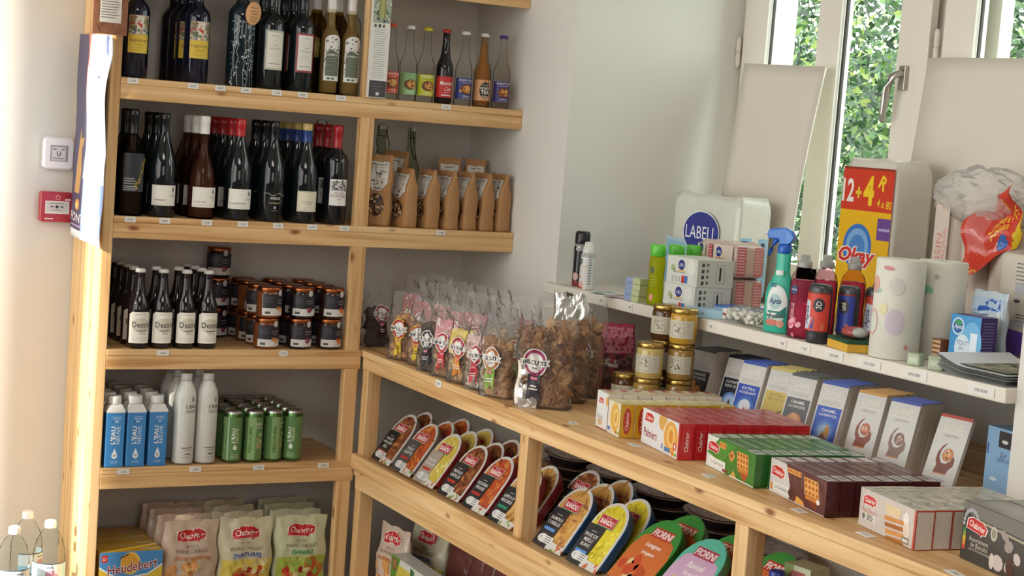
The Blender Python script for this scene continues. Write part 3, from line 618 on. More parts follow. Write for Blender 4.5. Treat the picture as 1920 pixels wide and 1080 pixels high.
# ------------------------------------------------------------ bags
def bagfn(w_, h, d, pinch=.96, pz=.72, ex=4., seed=1, amp=.002, lean=0., taper=0.):
    r = random.Random(seed); ph = [r.uniform(0, 6) for _ in range(8)]
    def prof(v):   # half depth by height
        if v < pz: return d/2*(1-.08*(v/pz))
        q = (v-pz)/(1-pz); return d/2*(.92*(1-q)**1.1+.02)
    def fn(u, v, side):   # u -1..1
        D = prof(v); x = w_/2*u*(1-taper*v); y = -side*D*(max(0., 1-abs(u)**ex))**(1/ex)
        n = math.sin(u*5+ph[0]+v*4)*math.sin(v*9+ph[1])+.6*math.sin(u*11+ph[2]-v*13)*math.sin(v*17+ph[3]+u*3)+.3*math.sin(u*23+v*31+ph[4])
        y += -side*n*amp*(1-abs(u)**6)*(0.3+min(1, v*6))
        x += amp*1.2*math.sin(v*14+ph[5])*abs(u)**3
        return Vector((x, y+lean*v*v, h*v+amp*.8*math.sin(u*7+ph[6])*v))
    return fn
def bagmesh(fn, col, mat, nu=22, nv=20, bottom=True):
    m = MB(); N = nu
    def f(a, b): # closed loop around
        t = a*2; side = 1 if t < 1 else -1; u = -1+2*t if t < 1 else 1-2*(t-1)
        u = math.copysign(1-(1-abs(u))**1.6, u) if abs(u) > 0 else 0
        return fn(u, b, side)
    m.surf(f, 2*N, nv, col, mat, True, closed=True)
    if bottom: m.f.append([i for i in range(2*N-1, -1, -1)]); m.c.append(lin(col)); m.m.append(mat); m.s.append(False)
    return m
def bagmap(fn, w_, h, side=1, off=.0008):
    return lambda u, v, n: (lambda p: (p.x, p.y-side*(n+off), p.z))(fn(max(-1, min(1, 2*u/w_*side)), max(0, min(1, v/h)), side))
BROWNS = ['#a8794c', '#8f623a', '#b98a58', '#7c5230', '#9a6c42']
# kraft granola bags: the narrow gusset faces the room
def kraft(label, x, y, rz, w_, h, d, win, seed, z=Z2, g='kraft paper bags on the right shelf'):
    t = thing('kraft_bag', label, 'bag', (x, y, z), rz, g); fn = bagfn(w_, h, d, pz=.66, ex=7, seed=seed, amp=.0016, lean=0)
    m = bagmesh(fn, '#b08355', 'paper'); part(m, 'paper_bag', t)
    A = Art(); A.spots(5, -.02, .01, .02, .03, .012, .0015, ['#9c7044', '#c09468'])
    if win: A.ell(0, h*.30, w_*.30, h*.16, '#3a2a1c', 16); A.spots(46, -w_*.26, h*.17, w_*.26, h*.43, .006, .004, ['#c9a878', '#6b4628', '#8a5a34', '#d9c29a', '#4a2c18'], lambda a, b: (a/(w_*.26))**2+((b-h*.30)/(h*.14))**2 < 1)
    m = MB(); m.art(A, bagmap(fn, w_, h), .008, .008, None, .0003, .0001); part(m, 'window', t)
    A = Art(); lw = w_*.40; A.poly([(-lw, h*.90), (lw, h*.90), (lw*.95, h*.60), (lw*.4, h*.50), (-lw*.4, h*.50), (-lw*.95, h*.60)], '#d6d4cc'); A.cline(0, lw*1.5, h*.86, 1, .01, '#5a5850', .003); A.cline(0, lw*1.5, h*.82, 1, .01, '#9a988e', .001)
    A.spots(14, -lw*.7, h*.56, lw*.7, h*.78, .004, .0025, ['#8a887e', '#55534c', '#b9b7ac']); A.cline(0, lw, h*.53, 1, .01, '#3a3834', .003)
    m = MB(); m.art(A, bagmap(fn, w_, h, off=.0016), .006, .006, None, .0003, .0001); part(m, 'label', t); return t
kb = kraft('tall kraft paper bag with round biscuit window and white label beside the post', -.455, -.300, -.62, .085, .222, .055, True, 2)
for i, (x, lb) in enumerate([(-.368, 'second kraft granola bag from the left with creased side'), (-.290, 'third kraft granola bag from the left, dark filling in its window'), (-.222, 'narrow kraft granola bag in the middle of the row'), (-.158, 'kraft granola bag with folded lower corner, fifth from left'), (-.096, 'kraft granola bag second from the right end'), (-.036, 'kraft granola bag at the right end against the wall')]):
    kraft(lb, x, -.305, -1.42, .098, .185, .051, True, 10+i)
kraft('tall kraft paper bag standing behind the second front bag', -.340, -.165, -.9, .085, .235, .05, False, 31)
kraft('tall kraft paper bag standing behind the fourth front bag', -.150, -.17, -.5, .075, .225, .05, False, 32)
kraft('tall kraft paper bag standing behind the right pair of bags', -.055, -.17, -.4, .07, .225, .05, False, 33)
# a small label art for the flat faces is on every bag

# ------------------------------------------------------------ beer bottles
def beer():
    R_ = .0308; H = .231; c = '#1c1518'; t = thing('beer_bottle', 'brown beer bottle with white label, leftmost of the front four', 'bottle', (-1.200, -.330, Z3), 0, 'beer bottles with white labels')
    P = [(R_*.9, 0, c), (R_, .004, c), (R_, .112, c), (R_*.96, .126, c), (R_*.80, .142, c), (R_*.60, .156, c), (.0150, .178, c), (.0125, .205, c), (.0122, .220, c), (.0132, .222, c), (.0132, .227, c)]
    m = MB(); m.lathe(P, 26, 'glaze'); part(m, 'glass', t); m = MB(); m.lathe([(.0150, .2205, '#bdb9b4'), (.0153, .223, '#d2cfca'), (.0142, .2295, '#dcd9d4'), (.011, .232, '#dcd9d4')], 20, 'plastic'); part(m, 'crown_cap', t)
    A = Art(); A.poly([(-.036, -.046), (.036, -.046), (.036, .038), (.026, .045), (-.026, .045), (-.036, .038)], '#f0ece0'); A.cline(0, .04, .038, 1, .01, '#a8a498', .0015); A.ell(.002, .006, .028, .022, '#d2cebc'); A.text('Destral', .004, .008, .0165, '#3a3634', w=.060, it=-.12, bold=1); A.rect(-.010, -.0105, .020, -.0085, '#3a3634'); A.text('Blonde', .006, -.018, .005, '#6a665c', w=.018, it=.3); A.cline(0, .05, -.030, 2, .006, '#c2beb2', .001)
    lab(t, A, R_, .062); return t
b0 = beer(); bl = ['brown beer bottle with white label, second of the front four', 'brown beer bottle with white label, third of the front four', 'brown beer bottle with white label, rightmost of the front four']
fr = [b0]+[dup(b0, (x, -.328, Z3), rnd.uniform(-.05, .1), l) for x, l in zip((-1.131, -1.061, -.994), bl)]
behind(fr[0], 4, .072, 'beer bottle in the dark row behind the leftmost front beer', 0, 'beers behind the leftmost'); behind(fr[1], 1, .075, 'beer bottle directly behind the second front beer'); behind(fr[2], 1, .085, 'beer bottle directly behind the third front beer'); behind(fr[3], 3, .07, 'beer bottle in the row behind the rightmost front beer', 0, 'beers behind the rightmost')
# ------------------------------------------------------------ jam jars
def jamjar(fruit, jam, loc, label):
    R_ = .0385; H = .094; t = thing('jam_jar', label, 'jar', loc, 0, 'jam jars with copper lids')
    c = jam; P = [(R_*.88, 0, c), (R_*.99, .004, c), (R_, .015, c), (R_, .066, c), (R_*.97, .074, c), (R_*.90, .079, c), (R_*.9, .082, c)]
    m = MB(); m.lathe(P, 24, 'glaze'); part(m, 'glass', t); m = MB(); q = '#a8623c'; m.lathe([(R_*.93, .079, q), (R_*.96, .080, q), (R_*.96, .090, q), (R_*.90, .0935, q), (R_*.6, .0925, q), (.0005, .0925, q)], 24, 'metal'); part(m, 'lid', t)
    A = Art(); A.rect(-.045, -.035, .045, -.013, '#d6d2cc'); A.rect(-.045, -.013, .045, .030, '#26222a'); A.rect(-.036, -.030, -.020, -.023, '#4a4844'); A.lines(-.036, -.012, -.018, 2, .003, '#9a968e', .0006); A.lines(-.038, -.006, .020, 4, .005, '#5a5660', .0012)
    A.ell(.012, .034, .0085, .0095, '#c9c5c0'); A.text('confiture', .014, .012, .0045, '#b9b5b2', w=.030); A.text('maison', .014, .004, .0045, '#b9b5b2', w=.022)
    for k in range(4): A.ell(.012+rnd.uniform(-.008, .008), -.018+rnd.uniform(-.004, .005), .0055, .0055, fruit[k % len(fruit)])
    A.ell(.014, -.018, .0025, .0025, fruit[-1]); lab(t, A, R_, .043, ang=.15); return t
jj = [jamjar(['#d07a3c', '#c0502c', '#e0a05c'], '#7a4424', (-.803, -.322, Z3), 'apricot jam jar with copper lid, bottom left of the front jars'), jamjar(['#7a2c44', '#3a2a38', '#a8506a'], '#241a1e', (-.697, -.322, Z3), 'dark fig jam jar with copper lid, bottom middle of the front jars'), jamjar(['#d8602c', '#c0402c', '#e88a3c'], '#33201c', (-.599, -.322, Z3), 'orange fruit jam jar with copper lid, bottom right beside the post')]
tl = ['apricot jam jar with copper lid, on top of the left front jar', 'dark fig jam jar with copper lid, on top of the middle front jar', 'orange fruit jam jar with copper lid, on top of the right front jar']
for k, t in enumerate(jj):
    x, y, z = t.location; dup(t, (x+.004, y, z+.0945), rnd.uniform(-.25, .35), tl[k])
    for r in (1, 2, 3):
        for lv in (0, 1): dup(t, (x+rnd.uniform(-.004, .004), y+.0815*r, z+.0945*lv), rnd.uniform(-.5, .4), ['jam jar in the stacked rows behind the left front jars', 'jam jar in the stacked rows behind the middle front jars', 'jam jar in the stacked rows behind the right front jars'][k], ['jam jars behind the left pair', 'jam jars behind the middle pair', 'jam jars behind the right pair'][k])
for lv in range(3): dup(jj[1], (-.886, -.08, Z3+.0945*lv), -.1*lv, ['dark jam jar at the foot of the tall back stack', 'dark jam jar in the middle of the tall back stack', 'dark jam jar with red fruit label on top of the tall back stack'][lv])

# ------------------------------------------------------------ water cartons, aluminium bottles, cans
def carton():
    t = thing('water_carton', 'blue water carton with white neck, leftmost of the front three', 'carton', (-1.258, -.334, Z4), 0, 'blue water cartons')
    w_ = .0275; m = MB(); m.rbox(-w_, w_, -w_, w_, 0, .160, .003, '#3f86c4', 'card'); part(m, 'body', t)
    m = MB(); s = w_*1.35; m.lathe([(s*.98, .160, '#dcdcd8'), (s, .163, '#dcdcd8'), (s*.92, .172, '#dcdcd8'), (.024, .184, '#dcdcd8'), (.0195, .186, '#e6e6e2')], 24, 'plastic', ex=None)
    m = MB(); c = '#dcdcd8'; z0 = .1602
    V = [(-w_, -w_, z0), (w_, -w_, z0), (w_, w_, z0), (-w_, w_, z0), (-w_, -w_, z0+.004), (w_, -w_, z0+.004), (w_, w_, z0+.004), (-w_, w_, z0+.004), (-.0185, -.0185, z0+.023), (.0185, -.0185, z0+.023), (.0185, .0185, z0+.023), (-.0185, .0185, z0+.023)]
    m.add(V, [(0, 1, 5, 4), (1, 2, 6, 5), (2, 3, 7, 6), (3, 0, 4, 7), (4, 5, 9, 8), (5, 6, 10, 9), (6, 7, 11, 10), (7, 4, 8, 11), (8, 9, 10, 11), (3, 2, 1, 0)], c, 'plastic'); part(m, 'shoulder', t)
    m = MB(); m.lathe([(.0195, .184, c), (.0198, .186, c), (.0198, .205, c), (.018, .2075, c)], 24, 'plastic'); part(m, 'cap', t)
    A = Art(); A.cline(.004, .028, .148, 3, .0042, '#b8d2e8', .0013); A.rect(-.010, .1325, -.003, .135, '#22305a'); A.rect(-.003, .1325, .008, .135, '#e8e8e8'); A.text("L'EAU", -.006, .094, .014, '#e8eaea', w=.052, rot=PI/2, bold=2); A.text('NEUVE', .009, .094, .011, '#c8dcea', w=.052, rot=PI/2, bold=1)
    A.ell(.0, .034, .0082, .0095, '#e4e8ea'); A.poly([(-.0072, .038), (.0072, .038), (0, .056)], '#e4e8ea'); A.ell(0, .034, .005, .004, '#a9b4bc'); A.cline(0, .026, .017, 2, .004, '#b8d2e8', .0012); A.rect(-.0275, .0, .0275, .003, '#2f70ac')
    m = MB(); m.art(A, face((0, -w_-.0002, 0))); part(m, 'front_print', t, 'front print with white lettering and a water drop'); return t
c0 = carton(); fr = [c0, dup(c0, (-1.196, -.334, Z4), 0, 'blue water carton with white neck, middle of the front three'), dup(c0, (-1.131, -.330, Z4), .04, 'blue water carton with white neck, rightmost of the front three')]
for k, t in enumerate(fr): behind(t, 4 if k < 2 else 3, .060, 'blue water carton in the dark rows behind the front three', 0, 'water cartons behind', .02)
def alu():
    R_ = .0325; c = '#d6d6d0'; t = thing('aluminium_water_bottle', 'tall white aluminium water bottle, left of the front pair', 'bottle', (-1.046, -.332, Z4), 0, 'white aluminium water bottles')
    m = MB(); m.lathe([(R_*.85, 0, '#8a8a88'), (R_, .006, c), (R_, .196, c), (R_*.97, .209, c), (R_*.85, .224, c), (R_*.66, .238, c), (R_*.53, .246, c), (R_*.50, .252, c)], 28, 'glossy'); part(m, 'body', t)
    m = MB(); m.lathe([(.0175, .251, '#c2c2be'), (.0178, .254, '#c2c2be'), (.0178, .270, '#cfcfca'), (.0165, .2725, '#cfcfca')], 24, 'plastic'); part(m, 'cap', t)
    A = Art(); A.ell(.016, .196, .0045, .0055, '#5a5a58'); A.poly([(.012, .198), (.020, .198), (.016, .209)], '#5a5a58'); A.ell(.016, .196, .0022, .003, c); A.text("L'EAU", .012, .176, .011, '#5a5a58', w=.036, bold=1); A.text('NEUVE', .012, .161, .009, '#8a8a86', w=.036, bold=1); A.cline(.004, .046, .052, 1, .01, '#6a6a68', .0025); A.cline(.008, .03, .045, 1, .01, '#8a8a88', .002); A.rect(-.002, .032, .014, .035, '#3a3a3c'); A.cline(.004, .04, .024, 1, .01, '#aaa', .0015)
    lab(t, A, R_, 0, name='print'); return t
a0 = alu(); a1 = dup(a0, (-.978, -.330, Z4), .06, 'tall white aluminium water bottle, right of the front pair beside the cans')
behind(a0, 2, .075, 'white aluminium bottle in shade behind the left tall bottle', 0, 'aluminium bottles behind the left one'); behind(a1, 1, .075, 'white aluminium bottle in shade behind the right tall bottle')
def can():
    R_ = .0285; g = '#557a45'; t = thing('drink_can', 'green drink can, leftmost of the front four', 'can', (-.894, -.333, Z4), 0, 'green drink cans')
    m = MB(); m.lathe([(R_*.78, 0, '#9a9a98'), (R_*.9, .004, '#5d8a48'), (R_, .010, g), (R_, .141, g), (R_*.93, .150, '#b9b9b6'), (R_*.88, .153, '#b9b9b6'), (R_*.90, .1565, '#c8c8c6')], 26, 'metal', caps=True); part(m, 'body', t)
    m = MB(); m.lathe([(R_*.91, .1560, '#b9b9b6'), (R_*.91, .1575, '#b9b9b6'), (R_*.84, .1575, '#b9b9b6'), (R_*.80, .1535, '#a9a9a6'), (.0005, .1535, '#a9a9a6')], 24, 'metal'); m.blob((0, -.006, .1552), (.006, .009, .0012), '#c9c9c6', 'metal'); part(m, 'top', t)
    A = Art(); A.rect(-.086, 0, .086, .13, '#5f8550'); A.rect(-.060, 0, -.030, .13, '#84a56c'); A.rect(.034, 0, .060, .13, '#84a56c'); A.text("L'EAU", -.006, .075, .011, '#e4e8dc', w=.044, rot=PI/2, bold=2); A.text('NEUVE', .006, .075, .008, '#c2d4b0', w=.044, rot=PI/2, bold=1); A.ell(.0, .038, .006, .007, '#e0e6d8'); A.poly([(-.005, .041), (.005, .041), (0, .051)], '#e0e6d8'); A.text('PEDOUME', .044, .062, .008, '#3f6a34', w=.08, rot=PI/2, bold=2); A.text('PEDOUME', -.044, .062, .008, '#3f6a34', w=.08, rot=PI/2, bold=2); A.cline(0, .03, .018, 3, .005, '#c2d4b0', .0012)
    A.text("L'EAU", .070, .110, .008, '#dfe6d6', w=.022, bold=1); A.text('NEUVE', .070, .099, .006, '#c2d4b0', w=.022); A.ell(.070, .05, .008, .02, '#6f9a58'); A.spots(8, .062, .03, .078, .08, .004, .006, ['#a88a6a', '#7fae60', '#c2cfa8'])
    lab(t, A, R_, .010, name='print', step=.005, mat='glossy'); return t
k0 = can(); fr = [k0, dup(k0, (-.828, -.335, Z4), -2.2, 'green drink can, second of the front four'), dup(k0, (-.764, -.330, Z4), -1.7, 'green drink can, third of the front four'), dup(k0, (-.701, -.332, Z4), -.5, 'green drink can, rightmost of the front four')]
for k, t in enumerate(fr): behind(t, 4, .0595, 'green drink can in the rows behind the front four', 0, 'green cans behind')
# ------------------------------------------------------------ bottom shelf: rusk boxes and toast bags
def logo(A, cx, cy, w, c='#c02428', tx='#f0e8e0', rot=0.):
    h = w*.36; P = [(-.5, -.45), (-.48, .25), (-.25, .5), (.25, .5), (.5, .2), (.44, -.3), (.30, -.36), (.24, -.55), (.12, -.42)]
    cr, sr = math.cos(rot), math.sin(rot)
    for k, cc in ((1.1, '#e9dcd2'), (1.0, c)): A.poly([(cx+(x*w*cr-y*h*1.15*sr)*k, cy+(x*w*sr+y*h*1.15*cr)*k) for x, y in P], cc)
    A.text('Chabrior', cx, cy+h*.02, h*.55, tx, w=w*.82, rot=rot, bold=1); return A
def toastbag(label, x, y, kind, rz=0., z=Z5, w_=.170, h=.235, lean=0., g='toast bags on the bottom shelf'):
    cols = {'b': ('#cdb6a2', '#c8743c'), 'n': ('#cfc6a8', '#2c5aa8'), 's': ('#c9cda8', '#2f9a4c')}[kind]
    t = thing('toast_bag', label, 'bag', (x, y, z), rz, g, tilt=(lean, 0, rz)); fn = bagfn(w_, h, .062, pz=.55, ex=3, seed=int(abs(x)*997+abs(y)*313), amp=.003)
    m = bagmesh(fn, cols[0], 'wrap'); part(m, 'bag', t); A = Art(); W2 = w_/2*.92
    if kind == 'b': A.spots(12, -W2, .0, W2, .10, .030, .016, ['#d99a5a', '#c47a3c', '#e0b070', '#cf8a4c']); A.spots(8, -.02, .02, W2, .10, .012, .006, ['#e0c87a', '#a86a34'])
    else:
        A.rect(-W2, .0, W2, .11, {'n': '#d9c25a', 's': '#a8b84c'}[kind]); A.spots(6, -W2*.8, .01, W2*.8, .09, .020, .026, ['#c98a3c', '#b9762f']); A.spots(16, -W2*.8, .01, W2*.7, .09, .009, .010, ['#c0342a', '#d0452f', '#a82a24']); A.spots(8, -.02, .02, W2*.8, .10, .012, .010, ['#dfd29a', '#8fae4c' if kind == 's' else '#e0c98c'])
    logo(A, 0, .190, .088); A.text('PETITS', 0, .158, .0085, '#7a6a5a', w=.035); A.text('PAINS GRILLES', 0, .145, .0105, '#7a6a5a', w=.100)
    A.text({'b': '[GOÛT BRIOCHÉ]', 'n': '[NATURE]', 's': '[SANSEL]'}[kind], 0, .124, .016, cols[1], w={'b': .108, 'n': .085, 's': .068}[kind], bold=2); A.clip(-W2, 0, W2, .24)
    m = MB(); m.art(A, bagmap(fn, w_, h), .007, .007, 'wrap', .0004, .0002); part(m, 'print', t); return t
tb = [toastbag('cream toast bag with orange brioche lettering, front left', -1.003, -.322, 'b', .02), toastbag('toast bag with blue nature lettering, front middle', -.830, -.322, 'n', -.03), toastbag('pale green toast bag with green lettering, front right', -.652, -.322, 's', -.02)]
for k, t in enumerate(tb):
    for r in range(3):
        l = t.location; o = dup(t, (l[0]+(-.001, -.004, .008)[k]*(r+1), l[1]+.078*(r+1), Z5), rnd.uniform(-.03, .03), ['toast bag in the dark row behind the brioche bag', 'toast bag in the dark row behind the nature bag', 'toast bag in the dark row behind the green bag'][k], ['toast bags behind the left', 'toast bags behind the middle', 'toast bags behind the right'][k])
t = thing('rusk_box', 'yellow and blue rusk box at the far left of the bottom shelf', 'box', (-1.190, -.325, Z5), 0, 'rusk boxes')
m = MB(); m.box(-.094, .094, -.034, .034, 0, .158, '#d9ac34', 'card'); part(m, 'box', t)
A = Art(); A.rect(-.094, .0, .094, .158, '#d9b83c'); A.poly([(-.094, .158), (.094, .158), (.094, .112), (.05, .085), (0, .078), (-.05, .082), (-.094, .110)], '#dfe6ec'); A.poly([(-.094, .158), (.094, .158), (.094, .118), (.05, .090), (0, .083), (-.05, .087), (-.094, .116)], '#4a8cc4')
A.ell(-.002, .122, .030, .034, '#e6c25c'); A.ell(-.004, .122, .026, .030, '#d99f34'); A.rect(-.088, .128, -.070, .150, '#c0362c'); A.text('LU', -.079, .139, .011, '#f2e6dc', w=.010, bold=1)
A.text('Heudebert', .004, .112, .030, '#f0ece8', w=.152, rot=.13, it=.15, bold=4); A.text('Heudebert', .004, .112, .028, '#8e2434', w=.150, rot=.13, it=.15, bold=1)
for k in range(4): A.ell(-.03+k*.006, .140+.003*k, .005, .0025, '#6a4a34', rot=.6)
A.spots(14, -.08, .0, .08, .060, .030, .012, ['#c9822c', '#e0a84c', '#b9762c', '#e9c474']); A.clip(-.094, 0, .094, .158); B = Art(); B.rect(.035, -.015, .085, -.003, '#e2d8b8'); B.lines(-.08, .02, .02, 3, .012, '#c99a2c', .004)
m = MB(); m.art(A, face((0, -.0342, 0))); m.art(B, face((0, 0, .1582), (1, 0, 0), (0, 1, 0))); part(m, 'print', t)
behind(t, 3, .071, 'yellow rusk box in the row behind the front rusk box', 0, 'rusk boxes behind', .01)

# price tags on the shelf edges
def ptag(x, z, label, txt='1.50€', w_=.032, h=.016, y=YF-.0035, rz=0, loc=None, oval=False):
    t = MB()
    if oval: t.lathe([(.016, -.0006, '#e4e2dc'), (.016, .0006, '#e4e2dc')], 20, 'print', sy=.6).xf(Matrix.Rotation(PI/2, 4, 'X'))
    else: t.box(-w_/2, w_/2, -.0006, .0006, -h/2, h/2, '#e4e2dc', 'print')
    A = Art(); A.text(txt, 0, 0, h*.38, '#4a4a4e', w=w_*.5); t.art(A, face((0, -.0008, 0)))
    o = t.build('price_tag'); o.location = loc or (x, y, z); o.rotation_euler = (0, 0, rz); tag(o, label, 'price tag', 'shelf price tags'); return o
for x, tx, n in ((-1.263, '12.50€', 'the far left yellow-labelled bottle'), (-1.087, '20.00 €', 'the second yellow-labelled bottle'), (-1.006, '8.50 €', 'the gap left of the gift bottle'), (-.928, '19.90€', 'the twig-patterned gift bottle'), (-.833, '15 €', 'the grey-bordered label bottle'), (-.751, '18€', 'the red-bordered label bottle'), (-.628, '22€', 'the elderflower bottles'), (-.275, '2.10€', 'the cola bottle')):
    ptag(x, Z1-.0095, 'white price tag on the top shelf edge below '+n, tx)
for x, n in ((-1.25, 'square-shouldered bottle'), (-1.149, 'blanc bottle'), (-1.023, 'rosé bottle'), (-.913, 'red-capsule bottle'), (-.803, 'mountain-line bottle'), (-.694, 'blue-capsule bottle'), (-.59, 'landscape-label bottle'), (-.262, 'kraft bags')):
    ptag(x, Z2-.0095, 'white price tag on the middle shelf edge below the '+n, rnd.choice(['13.50€', '11.90€', '12.00€', '7.90€']))
ptag(-1.133, Z3-.0105, 'white price tag below the front beer bottles', '2.60€', .036); ptag(-.761, Z3-.0105, 'small oval price sticker below the jam jars', '5.90', oval=True)
for x, n in ((-1.231, 'blue water cartons'), (-1.015, 'aluminium bottles'), (-.818, 'green cans'), (-.608, 'empty right end')): ptag(x, Z4-.012, 'white price tag below the '+n, rnd.choice(['1.70€', '2.80€', '1.90€']), .036)
ptag(0, 0, 'small white price tag on the counter edge below the biscuit bags', '3.90€', .034, .02, loc=(-.5035, -.922, .7695), rz=-PI/2)
for i, (x, y) in enumerate([(-.446, -1.574), (-.439, -1.845), (-.457, -2.174), (-.461, -2.489), (-.455, -2.681), (-.48, -2.943)]):
    t = MB(); t.box(-.020, .020, -.011, .011, 0, .0008, '#e6e2d8', 'print'); A = Art(); A.text('1.50€', 0, 0, .007, '#5a5a5c', w=.022); t.art(A, face((0, 0, .0010), (1, 0, 0), (0, 1, 0)))
    o = t.build('price_tag'); o.location = (x, y, .7803); o.rotation_euler = (0, 0, -PI/2+rnd.uniform(-.4, .1)); tag(o, ['price tag lying on the counter before the big biscuit bag', 'price tag lying on the counter before the red palmier boxes', 'price tag lying on the counter before the green waffle boxes', 'price tag lying on the counter before the brown waffle boxes', 'price tag lying on the counter before the beige biscuit boxes', 'price tag lying on the counter before the grey assortment box'][i], 'price tag', 'price tags lying on the counter')
for y, tx, w_, n in ((-.985, '1.50€', .026, 'flat sachets'), (-1.141, '2.90€', .026, 'small boxes'), (-1.265, '1.20€', .026, 'tissue boxes'), (-1.536, '2.50€', .026, 'cotton bag'), (-1.839, '1.95€', .030, 'spray bottle'), (-1.924, '1.75€', .046, 'dark cleaner bottle'), (-2.035, '0.50€ L\'UNITE', .066, 'sponge'), (-2.159, '1.50€ A L\'UNITE', .078, 'paper towel rolls'), (-2.308, '0.50€ A L\'UNITE', .078, 'soap cubes'), (-2.510, 'LIVRE 10.50€', .076, 'stack of papers')):
    ptag(0, 0, 'white price label on the sill edge below the '+n, tx, w_, .019, loc=(-.0312, y, 1.0215), rz=-PI/2)

# ------------------------------------------------------------ clear biscuit bags on the counter
def lumps(m, fn, w_, h, top, n, size, cols, flat=.5, jit=.25, d=.06):
    for i in range(n):
        v = rnd.uniform(.03, top); u = rnd.uniform(-.80, .80); s = rnd.choice((-1, 1)) if rnd.random() < .4 else 1
        p = fn(u, v, s); q = fn(u, v, -s); k = rnd.uniform(.02, .3); p = p.lerp(q, k); sz = size*rnd.uniform(.7, 1.25)
        m.blob((p.x*.93, p.y*.56, max(sz, p.z)), (sz, sz*flat, sz*rnd.uniform(.5, .9)), rnd.choice(cols), 'crumb', 7, 5, jit, rnd.uniform(0, 3), rnd.uniform(-.9, .9), size < .018)
def rosette(A, cx, cy, s, body, low, txt='BISCUITS'):
    A.ell(cx, cy, s*.58, s*.66, low if low == '#d9b82c' else '#e2ddd6', 22); A.poly([(cx-s*.28, cy-s*.4), (cx+s*.28, cy-s*.4), (cx+s*.30, cy-s*1.75), (cx, cy-s*1.55), (cx-s*.30, cy-s*1.75)], low)
    A.ell(cx, cy, s*.52, s*.60, body, 22); A.ell(cx, cy, s*.40, s*.46, '#d8d4ce', 20); A.ell(cx, cy+s*.1, s*.33, s*.30, '#e6e2dc')
    A.poly([(cx-s*.72, cy-s*.14), (cx-s*.62, cy), (cx-s*.72, cy+s*.16), (cx+s*.72, cy+s*.16), (cx+s*.62, cy), (cx+s*.72, cy-s*.14)], '#dedad4'); A.text(txt, cx, cy+s*.01, s*.21, '#1c1a20', w=s*1.12, bold=3)
    A.cline(cx, s*.3, cy-s*.24, 1, .01, '#4a484c', s*.05); A.cline(cx, s*.4, cy-s*.72, 1, .01, '#d97a8a' if body != low else '#e8b8a0', s*.13); A.cline(cx, s*.42, cy-s*1.08, 2, s*.14, '#e6e0d8' if low != '#d9b82c' else '#4a3a14', s*.06)
def bisc(label, x, y, rz, w_, h, d, lowc, cols, size, n, seed, fill=.70, body='#a82a4c', lab_u=0., inner=None, shape=.5, lab_v=None, card=None, z=.7812):
    t = thing('biscuit_bag', label, 'bag', (x, y, z), rz, 'clear biscuit bags on the counter'); fn = bagfn(w_, h, d, pz=fill, ex=4, seed=seed, amp=.0035)
    m = bagmesh(fn, '#ffffff', 'cellophane', 20, 18); part(m, 'bag_film', t)
    fi = bagfn(w_*.93, h*.985, d*.84, pz=fill, ex=4, seed=seed, amp=.001); m = MB(); core = bagmesh(bagfn(w_*.78, h*(fill-.06), d*.5, pz=.85, ex=3, seed=seed, amp=.003), cols[-1], 'crumb', 12, 8); off = len(m.v); m.v = core.v; m.f = core.f; m.c = core.c; m.m = core.m; m.s = core.s
    for i in range(len(m.v)): m.v[i] = (m.v[i][0], m.v[i][1], m.v[i][2]+.002)
    lumps(m, fi, w_, h, fill-.03, int(n*(1.5 if size > .018 else 1)), size, cols, .3 if size > .018 else shape, .5 if size > .018 else .3, d); o = part(m, 'biscuits', t); o['kind'] = 'stuff'
    if inner:   # printed liner showing above the biscuits
        A = Art(); W2 = w_*.44; A.rect(-W2, h*(fill-.22), W2, h*(fill+.10), inner[0]); A.spots(26, -W2, h*(fill-.2), W2, h*(fill+.09), .006, .008, inner[1:]); A.clip(-W2, 0, W2, h)
        m = MB(); m.art(A, bagmap(fn, w_, h, off=-.002), .012, .012, 'wrap'); part(m, 'printed_liner', t)
    A = Art(); s = min(.056, w_*.46); rosette(A, lab_u, lab_v or h*.46, s, body, lowc); m = MB(); m.art(A, bagmap(fn, w_, h, off=.0035), .006, .006, 'print', .0005, .00025); part(m, 'label', t)
    if card: A = Art(); A.poly(card[1], card[0]); m = MB(); m.art(A, bagmap(fn, w_, h, off=-.003), .012, .012, 'foil'); part(m, 'foil_card', t)
    return t
CH = ['#5a3c32', '#4a3028', '#6e4c3e', '#3c2822']; GD = ['#c08448', '#a86c3a', '#cf9a5a', '#8e5a34']; TN = ['#c49c6c', '#ab7e4e', '#d2b084', '#8e6640']; AL = ['#94683f', '#a87c50', '#7c5434', '#b48a5c']
bisc('small bag of dark chocolate biscuits with purple rosette label beside the post', -.415, -.262, .12, .098, .185, .060, '#3a2026', CH, .016, 60, 1, .66, '#8e2a4c', lab_v=.105)
bisc('clear bag of golden biscuits with yellow ribbon label, first of the counter row', -.448, -.560, -1.15, .104, .205, .056, '#d9b82c', GD, .013, 80, 2, .70, '#b02a34')
bisc('narrow bag of nut biscuits with yellow ribbon label, second of the counter row', -.438, -.668, -1.2, .100, .200, .054, '#d9b82c', TN, .012, 80, 3, .66, '#b02a34')
bisc('clear bag of dark chocolate finger biscuits with white star label', -.455, -.772, -1.2, .098, .200, .054, '#26242a', CH, .014, 80, 4, .74, '#2c2428')
bisc('bag of long sponge fingers with red and white striped liner', -.457, -.876, -1.2, .098, .215, .054, '#c8303a', TN, .015, 70, 5, .66, '#b02a34', inner=('#c98a90', '#e8dcd8', '#b94a58'))
bisc('bag of round biscuits with yellow paper liner and orange ribbon label', -.457, -.980, -1.2, .100, .215, .054, '#dc8a2c', TN, .014, 80, 6, .60, '#b02a34', inner=('#d2b85c', '#c8a848', '#dcc878'))
